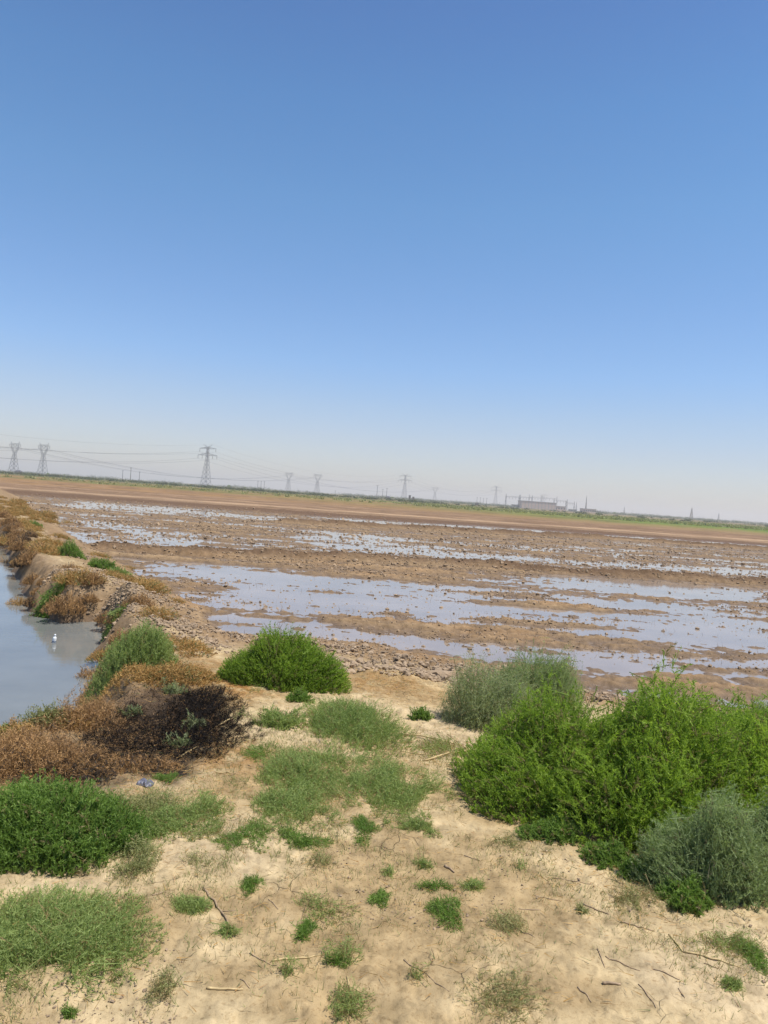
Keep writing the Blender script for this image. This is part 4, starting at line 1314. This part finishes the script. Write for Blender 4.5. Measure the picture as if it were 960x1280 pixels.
def gantry(px, dist, w, h, label):
    x = bearing(px, dist)
    root = empty('gantry', (x, dist, ZF), label, 'gantry', 'substation gantries')
    for s in (-1, 1):
        mb = MB(); lattice(mb, [(0, .9), (h * .33, .7), (h * .66, .5), (h, .35), (h * 1.18, .12)], .2)
        mb.v = [v + Vector((s * w / 2, 0, 0)) for v in mb.v]; mb.build('column', M['steel'], root)
    mb = MB()
    for y_ in (-.5, .5):
        mb.bar((-w / 2, y_, h), (w / 2, y_, h), .22); mb.bar((-w / 2, y_, h - 1.2), (w / 2, y_, h - 1.2), .22)
        k = int(w / 1.5)
        for i in range(k):
            a_, b2 = -w / 2 + w * i / k, -w / 2 + w * (i + 1) / k
            mb.bar((a_, y_, h - 1.2 if i % 2 else h), (b2, y_, h if i % 2 else h - 1.2), .16)
    mb.build('beam', M['steel'], root)
    for i in range(3):
        mb = MB(); x_ = -w / 4 + w / 4 * i; mb.tube([(x_, 0, h - 1.2), (x_, 0, h - 3.6)], .18, 6); mb.build('insulator', M['glassy'], root)
    root.rotation_euler = (0, 0, R(random.uniform(-12, 12)))


for px, dist, w, h, lb in ((640, 950, 17, 14, 'steel gantry standing left of the brown block'), (657, 1000, 16, 15, 'steel gantry behind the left end of the brown block'), (668, 1020, 16, 16, 'steel gantry behind the left middle of the brown block'),
                           (686, 1020, 20, 16, 'steel gantry behind the right middle of the brown block'), (700, 1040, 18, 14, 'steel gantry over the low annex'), (712, 1060, 12, 12, 'smallest steel gantry right of the annex')):
    gantry(px, dist, w, h, lb)


def mast(px, dist, h, base_w, label, mat='steel', w=.22):
    x = bearing(px, dist)
    root = empty('lattice_mast', (x, dist, ZF), label, 'mast', 'masts along the horizon')
    mb = MB(); n_ = 9
    lattice(mb, [(h * .86 * i / n_, base_w * (1 - .86 * (i / n_) ** .8) / 2) for i in range(n_ + 1)], w); mb.build('mast_body', M[mat], root)
    mb = MB(); mb.tube([(0, 0, h * .84), (0, 0, h)], [w * .8, w * .4], 6); mb.build('spike', M[mat], root)


mast(732, 950, 22, 1.5, 'dark slim mast beside the reddish low block', 'rust', .34)
mast(720, 1300, 18, 2.4, 'faint lattice mast between the annex and the slim mast')
mast(780, 1500, 17, 4, 'faint small lattice mast right of the reddish block')
mast(864, 950, 17, 4.2, 'dark tapering lattice mast toward the right edge', 'rust', .2)
mast(898, 1300, 16, 3.2, 'faint lattice mast nearest the right edge')
for i_, px in enumerate((526, 552)):
    pass


def block(px0, px1, dist, h, label, mat, name='building', parapet=True, wins=0, depth=14):
    x0, x1 = bearing(px0, dist), bearing(px1, dist)
    w = x1 - x0
    root = empty(name, ((x0 + x1) / 2, dist, ZF), label, 'building')
    mb = MB(); mb.box(-w / 2, w / 2, 0, depth, -.3, h); mb.build('wall', M[mat], root)
    mb = MB(); mb.box(-w / 2 - .3, w / 2 + .3, -.3, depth + .3, h, h + .45); mb.build('roof', M['concrete'], root)
    for i in range(wins):
        cx = -w / 2 + w * (i + .5) / wins
        mb = MB(); mb.box(cx - .8, cx + .8, -.06, .1, h * .38, h * .72); mb.build('window', M['dark'], root)
    return root


b_ = block(651, 695, 760, 7.6, 'long brown flat-roofed block among the substation gantries', 'brick', wins=0, depth=18)
for i in range(11):
    x = -17.2 + 3.44 * i
    mb = MB(); mb.box(x - .25, x + .25, -.14, .05, -.2, 7.4); mb.build('buttress', M['concrete'], b_)
block(693.8, 707, 790, 4.6, 'lower brown annex at the right end of the long brown block', 'brick', wins=4)
block(729, 745, 800, 4.0, 'small reddish block with dark openings, right of the slim mast', 'brick', wins=6)
block(746, 751, 810, 2.4, 'tiny grey shed right of the reddish block', 'concrete', wins=1, depth=5)
block(712, 721, 760, 2.2, 'low grey wall-like shed between annex and reddish block', 'concrete', wins=2, depth=5)
block(640.5, 650, 770, 3.0, 'low grey shed at the left end of the long brown block', 'concrete', wins=2, depth=6)
block(594.5, 598.5, 640, 2.2, 'tiny dark box hut left of the pole cluster', 'rust', name='hut', wins=1, depth=3)
for px, h, lb in ((512, 4.4, 'left and taller of two dark upright pillars'), (516.6, 3.4, 'right and shorter of two dark upright pillars')):
    x = bearing(px, 560)
    root = empty('pillar', (x, 560, ZF), lb, 'pillar', 'dark pillars')
    mb = MB(); mb.box(-.75, .75, -.75, .75, -.2, h * .9); mb.build('shaft', M['rust'], root)
    mb = MB(); mb.box(-.9, .9, -.9, .9, h * .9, h); mb.build('cap', M['dark'], root)
for px, w, lb in ((22, 4.6, 'little dark hut at the field edge under the left pylon'), (485, 3.6, 'little dark pitched hut below the three poles')):
    x = bearing(px, 560)
    root = empty('hut', (x, 560, ZF), lb, 'hut')
    mb = MB(); mb.box(-w / 2, w / 2, 0, 3, -.2, 1.6); mb.build('wall', M['rust'], root)
    mb = MB(); mb.v = [Vector(p) for p in ((-w / 2 - .2, -.2, 1.6), (w / 2 + .2, -.2, 1.6), (w / 2 + .2, 3.2, 1.6), (-w / 2 - .2, 3.2, 1.6), (-w / 4, 1.5, 2.7), (w / 4, 1.5, 2.7))]
    mb.f = [(0, 1, 5, 4), (1, 2, 5), (2, 3, 4, 5), (3, 0, 4), (0, 3, 2, 1)]; mb.build('roof', M['dark'], root)
    mb = MB(); mb.box(-.4, .4, -.05, .05, 0, 1.3); mb.build('door', M['dark'], root)


# ------------------------------------------------------------------ far scrub and trees
def scrub(name, y0, y1, cols, per, hmin, hmax, mat):
    """low bushes of the far field edge, one mass"""
    P, D, Ln, W, Ti = [], [], [], [], []
    for px0, px1, dens in cols:
        k = int((px1 - px0) * dens)
        for _ in range(k):
            dist = random.uniform(y0, y1); x = bearing(random.uniform(px0, px1), dist)
            h = random.uniform(hmin, hmax); w = h * random.uniform(1.5, 3.5)
            nn = per
            p = RNG.normal(size=(nn, 3)) * np.array([w * .4, w * .3, h * .28]) + np.array([x, dist, ZF + h * .45])
            p[:, 2] = np.maximum(p[:, 2], ZF)
            P.append(p); D.append(norm(RNG.normal(size=(nn, 3)) + np.array([0, 0, .4]))); Ln.append(RNG.uniform(.4, .9, nn)); W.append(RNG.uniform(.2, .5, nn)); Ti.append(np.clip(random.random() + RNG.normal(size=nn) * .15, 0, 1))
    P, D = np.vstack(P), np.vstack(D); Ln, W, Ti = map(np.concatenate, (Ln, W, Ti))
    v, f, t, d = slivers(P, D, Ln, W, Ti, np.zeros(len(P)))
    tag(link(name, np_mesh(name, v, f, {'tint': t, 'dry': d}), M[mat]), kind='stuff')


scrub('scrub', 330, 520, [(-120, 130, .9), (130, 420, .7), (420, 560, .5), (560, 760, .15), (760, 1100, .15)], 70, .5, 1.3, 'scrub')
scrub('treeline', 700, 1100, [(-120, 150, .35), (270, 330, .4), (430, 640, 1.2), (745, 1100, 1.3), (150, 430, .25)], 80, 1.6, 3.6, 'scrub')
scrub('crop_rows', 170, 300, [(-200, 560, .5), (520, 1150, 2.0)], 40, .15, .4, 'pale')


def far_tree(px, dist, h, label):
    x = bearing(px, dist)
    root = empty('tree', (x, dist, ZF), label, 'tree', 'trees along the horizon')
    n_ = 900
    u = norm(RNG.normal(size=(n_, 3))) * (RNG.uniform(.3, 1, n_) ** .5)[:, None]
    lob = RNG.normal(size=(7, 3)) * .35
    p = u * .5 + lob[RNG.integers(0, 7, n_)]
    p = p * np.array([h * .5, h * .5, h * .32]) + np.array([0, 0, h * .62])
    v, f, t, d = slivers(p, norm(RNG.normal(size=(n_, 3))), np.full(n_, h * .13), np.full(n_, h * .09), RNG.uniform(0, 1, n_), np.zeros(n_))
    link('crown', np_mesh('crown', v, f, {'tint': t, 'dry': d}), M['green'], root)
    mb = MB(); mb.tube([(0, 0, -.2), (.05 * h, 0, h * .35), (0, .03 * h, h * .6)], [h * .05, h * .035, h * .015], 7)
    mb.tube([(.05 * h, 0, h * .33), (.2 * h, 0, h * .55)], [h * .02, h * .01], 5); mb.tube([(.05 * h, 0, h * .3), (-.18 * h, .05 * h, h * .55)], [h * .02, h * .01], 5)
    mb.build('trunk', M['wood'], root)


for px, dist, h, lb in ((60, 640, 2.6, 'dark little tree right of the second left pylon foot'), (80, 640, 2.2, 'low dark tree between the second left pylon and the small poles'), (286, 660, 3.0, 'dark little tree right of the tallest pylon'),
                        (306, 660, 2.4, 'small dark tree left of the three thin poles'), (196, 640, 2.0, 'small dark tree between the small poles and the tallest pylon'), (490, 640, 2.6, 'dark low tree beside the pitched hut'),
                        (768, 800, 3.0, 'dark tree right of the tiny grey shed')):
    far_tree(px, dist, h, lb)

# ------------------------------------------------------------------ air, sky, sun
EXT = 5300
mb = MB(); mb.box(-EXT, EXT, -EXT, EXT, -2.2, 50)
hz, nt, out = newmat('dusty_air')
pv = nt.nodes.new('ShaderNodeVolumePrincipled')
pv.inputs['Color'].default_value = (.87, .835, .825, 1)
pv.inputs['Density'].default_value = 0.00050
pv.inputs['Anisotropy'].default_value = 0.2
nt.links.new(pv.outputs[0], out.inputs['Volume'])
tag(mb.build('haze', hz), kind='stuff')

SUN_EL, SUN_AZ = R(67), R(112)          # ahead and a little right of the camera
w = bpy.data.worlds.new('World'); scene.world = w; w.use_nodes = True
nt = w.node_tree
bg = nt.nodes['Background']
sky = nt.nodes.new('ShaderNodeTexSky'); sky.sky_type = 'NISHITA'; sky.sun_disc = False
sky.sun_elevation = SUN_EL; sky.sun_rotation = SUN_AZ
sky.altitude = 10; sky.air_density = 1.0; sky.dust_density = 0.5; sky.ozone_density = 2.6
geo = nt.nodes.new('ShaderNodeTexCoord'); sx = nt.nodes.new('ShaderNodeSeparateXYZ'); nt.links.new(geo.outputs['Generated'], sx.inputs[0])
ramp = nt.nodes.new('ShaderNodeValToRGB'); nt.links.new(sx.outputs['Z'], ramp.inputs[0])
SKY = [(0.0, (1.02, .985, 1.11)), (1.0, (.75, 1.0, 1.2)), (0.076, (1.05, 1.01, 1.14)), (0.116, (1.03, 1.06, 1.20)), (0.170, (0.94, 1.12, 1.34)), (0.246, (0.90, 1.14, 1.36)), (0.363, (0.83, 1.19, 1.38)), (0.465, (0.74, 1.13, 1.37)), (0.547, (0.67, 1.00, 1.30))]
for i, (p_, c_) in enumerate(SKY):
    e = ramp.color_ramp.elements[i] if i < 2 else ramp.color_ramp.elements.new(p_)
    if i < 2: e.position = p_
    e.color = (*c_, 1)
nt.links.new(mixc(nt, 1.0, sky.outputs[0], ramp.outputs[0], 'MULTIPLY'), bg.inputs['Color']); bg.inputs['Strength'].default_value = 0.074
sl = bpy.data.lights.new('sun', 'SUN'); sl.energy = 4.2; sl.angle = R(.5); sl.color = (1, .95, .87)
so = bpy.data.objects.new('sun', sl); COL.objects.link(so)
dirv = Vector((math.sin(SUN_AZ) * math.cos(SUN_EL), math.cos(SUN_AZ) * math.cos(SUN_EL), math.sin(SUN_EL)))
so.rotation_euler = dirv.to_track_quat('Z', 'Y').to_euler(); so.location = (0, 0, 40)

vs = scene.view_settings
scene.display_settings.display_device = 'sRGB'
vs.view_transform = 'Standard'; vs.look = 'None'; vs.exposure = 0.66; vs.gamma = 1.0; vs.use_curve_mapping = False
scene.cycles.volume_bounces = 1
scene.cycles.max_bounces = 8; scene.cycles.diffuse_bounces = 5; scene.cycles.glossy_bounces = 3; scene.cycles.transmission_bounces = 3
scene.cycles.use_denoising = True
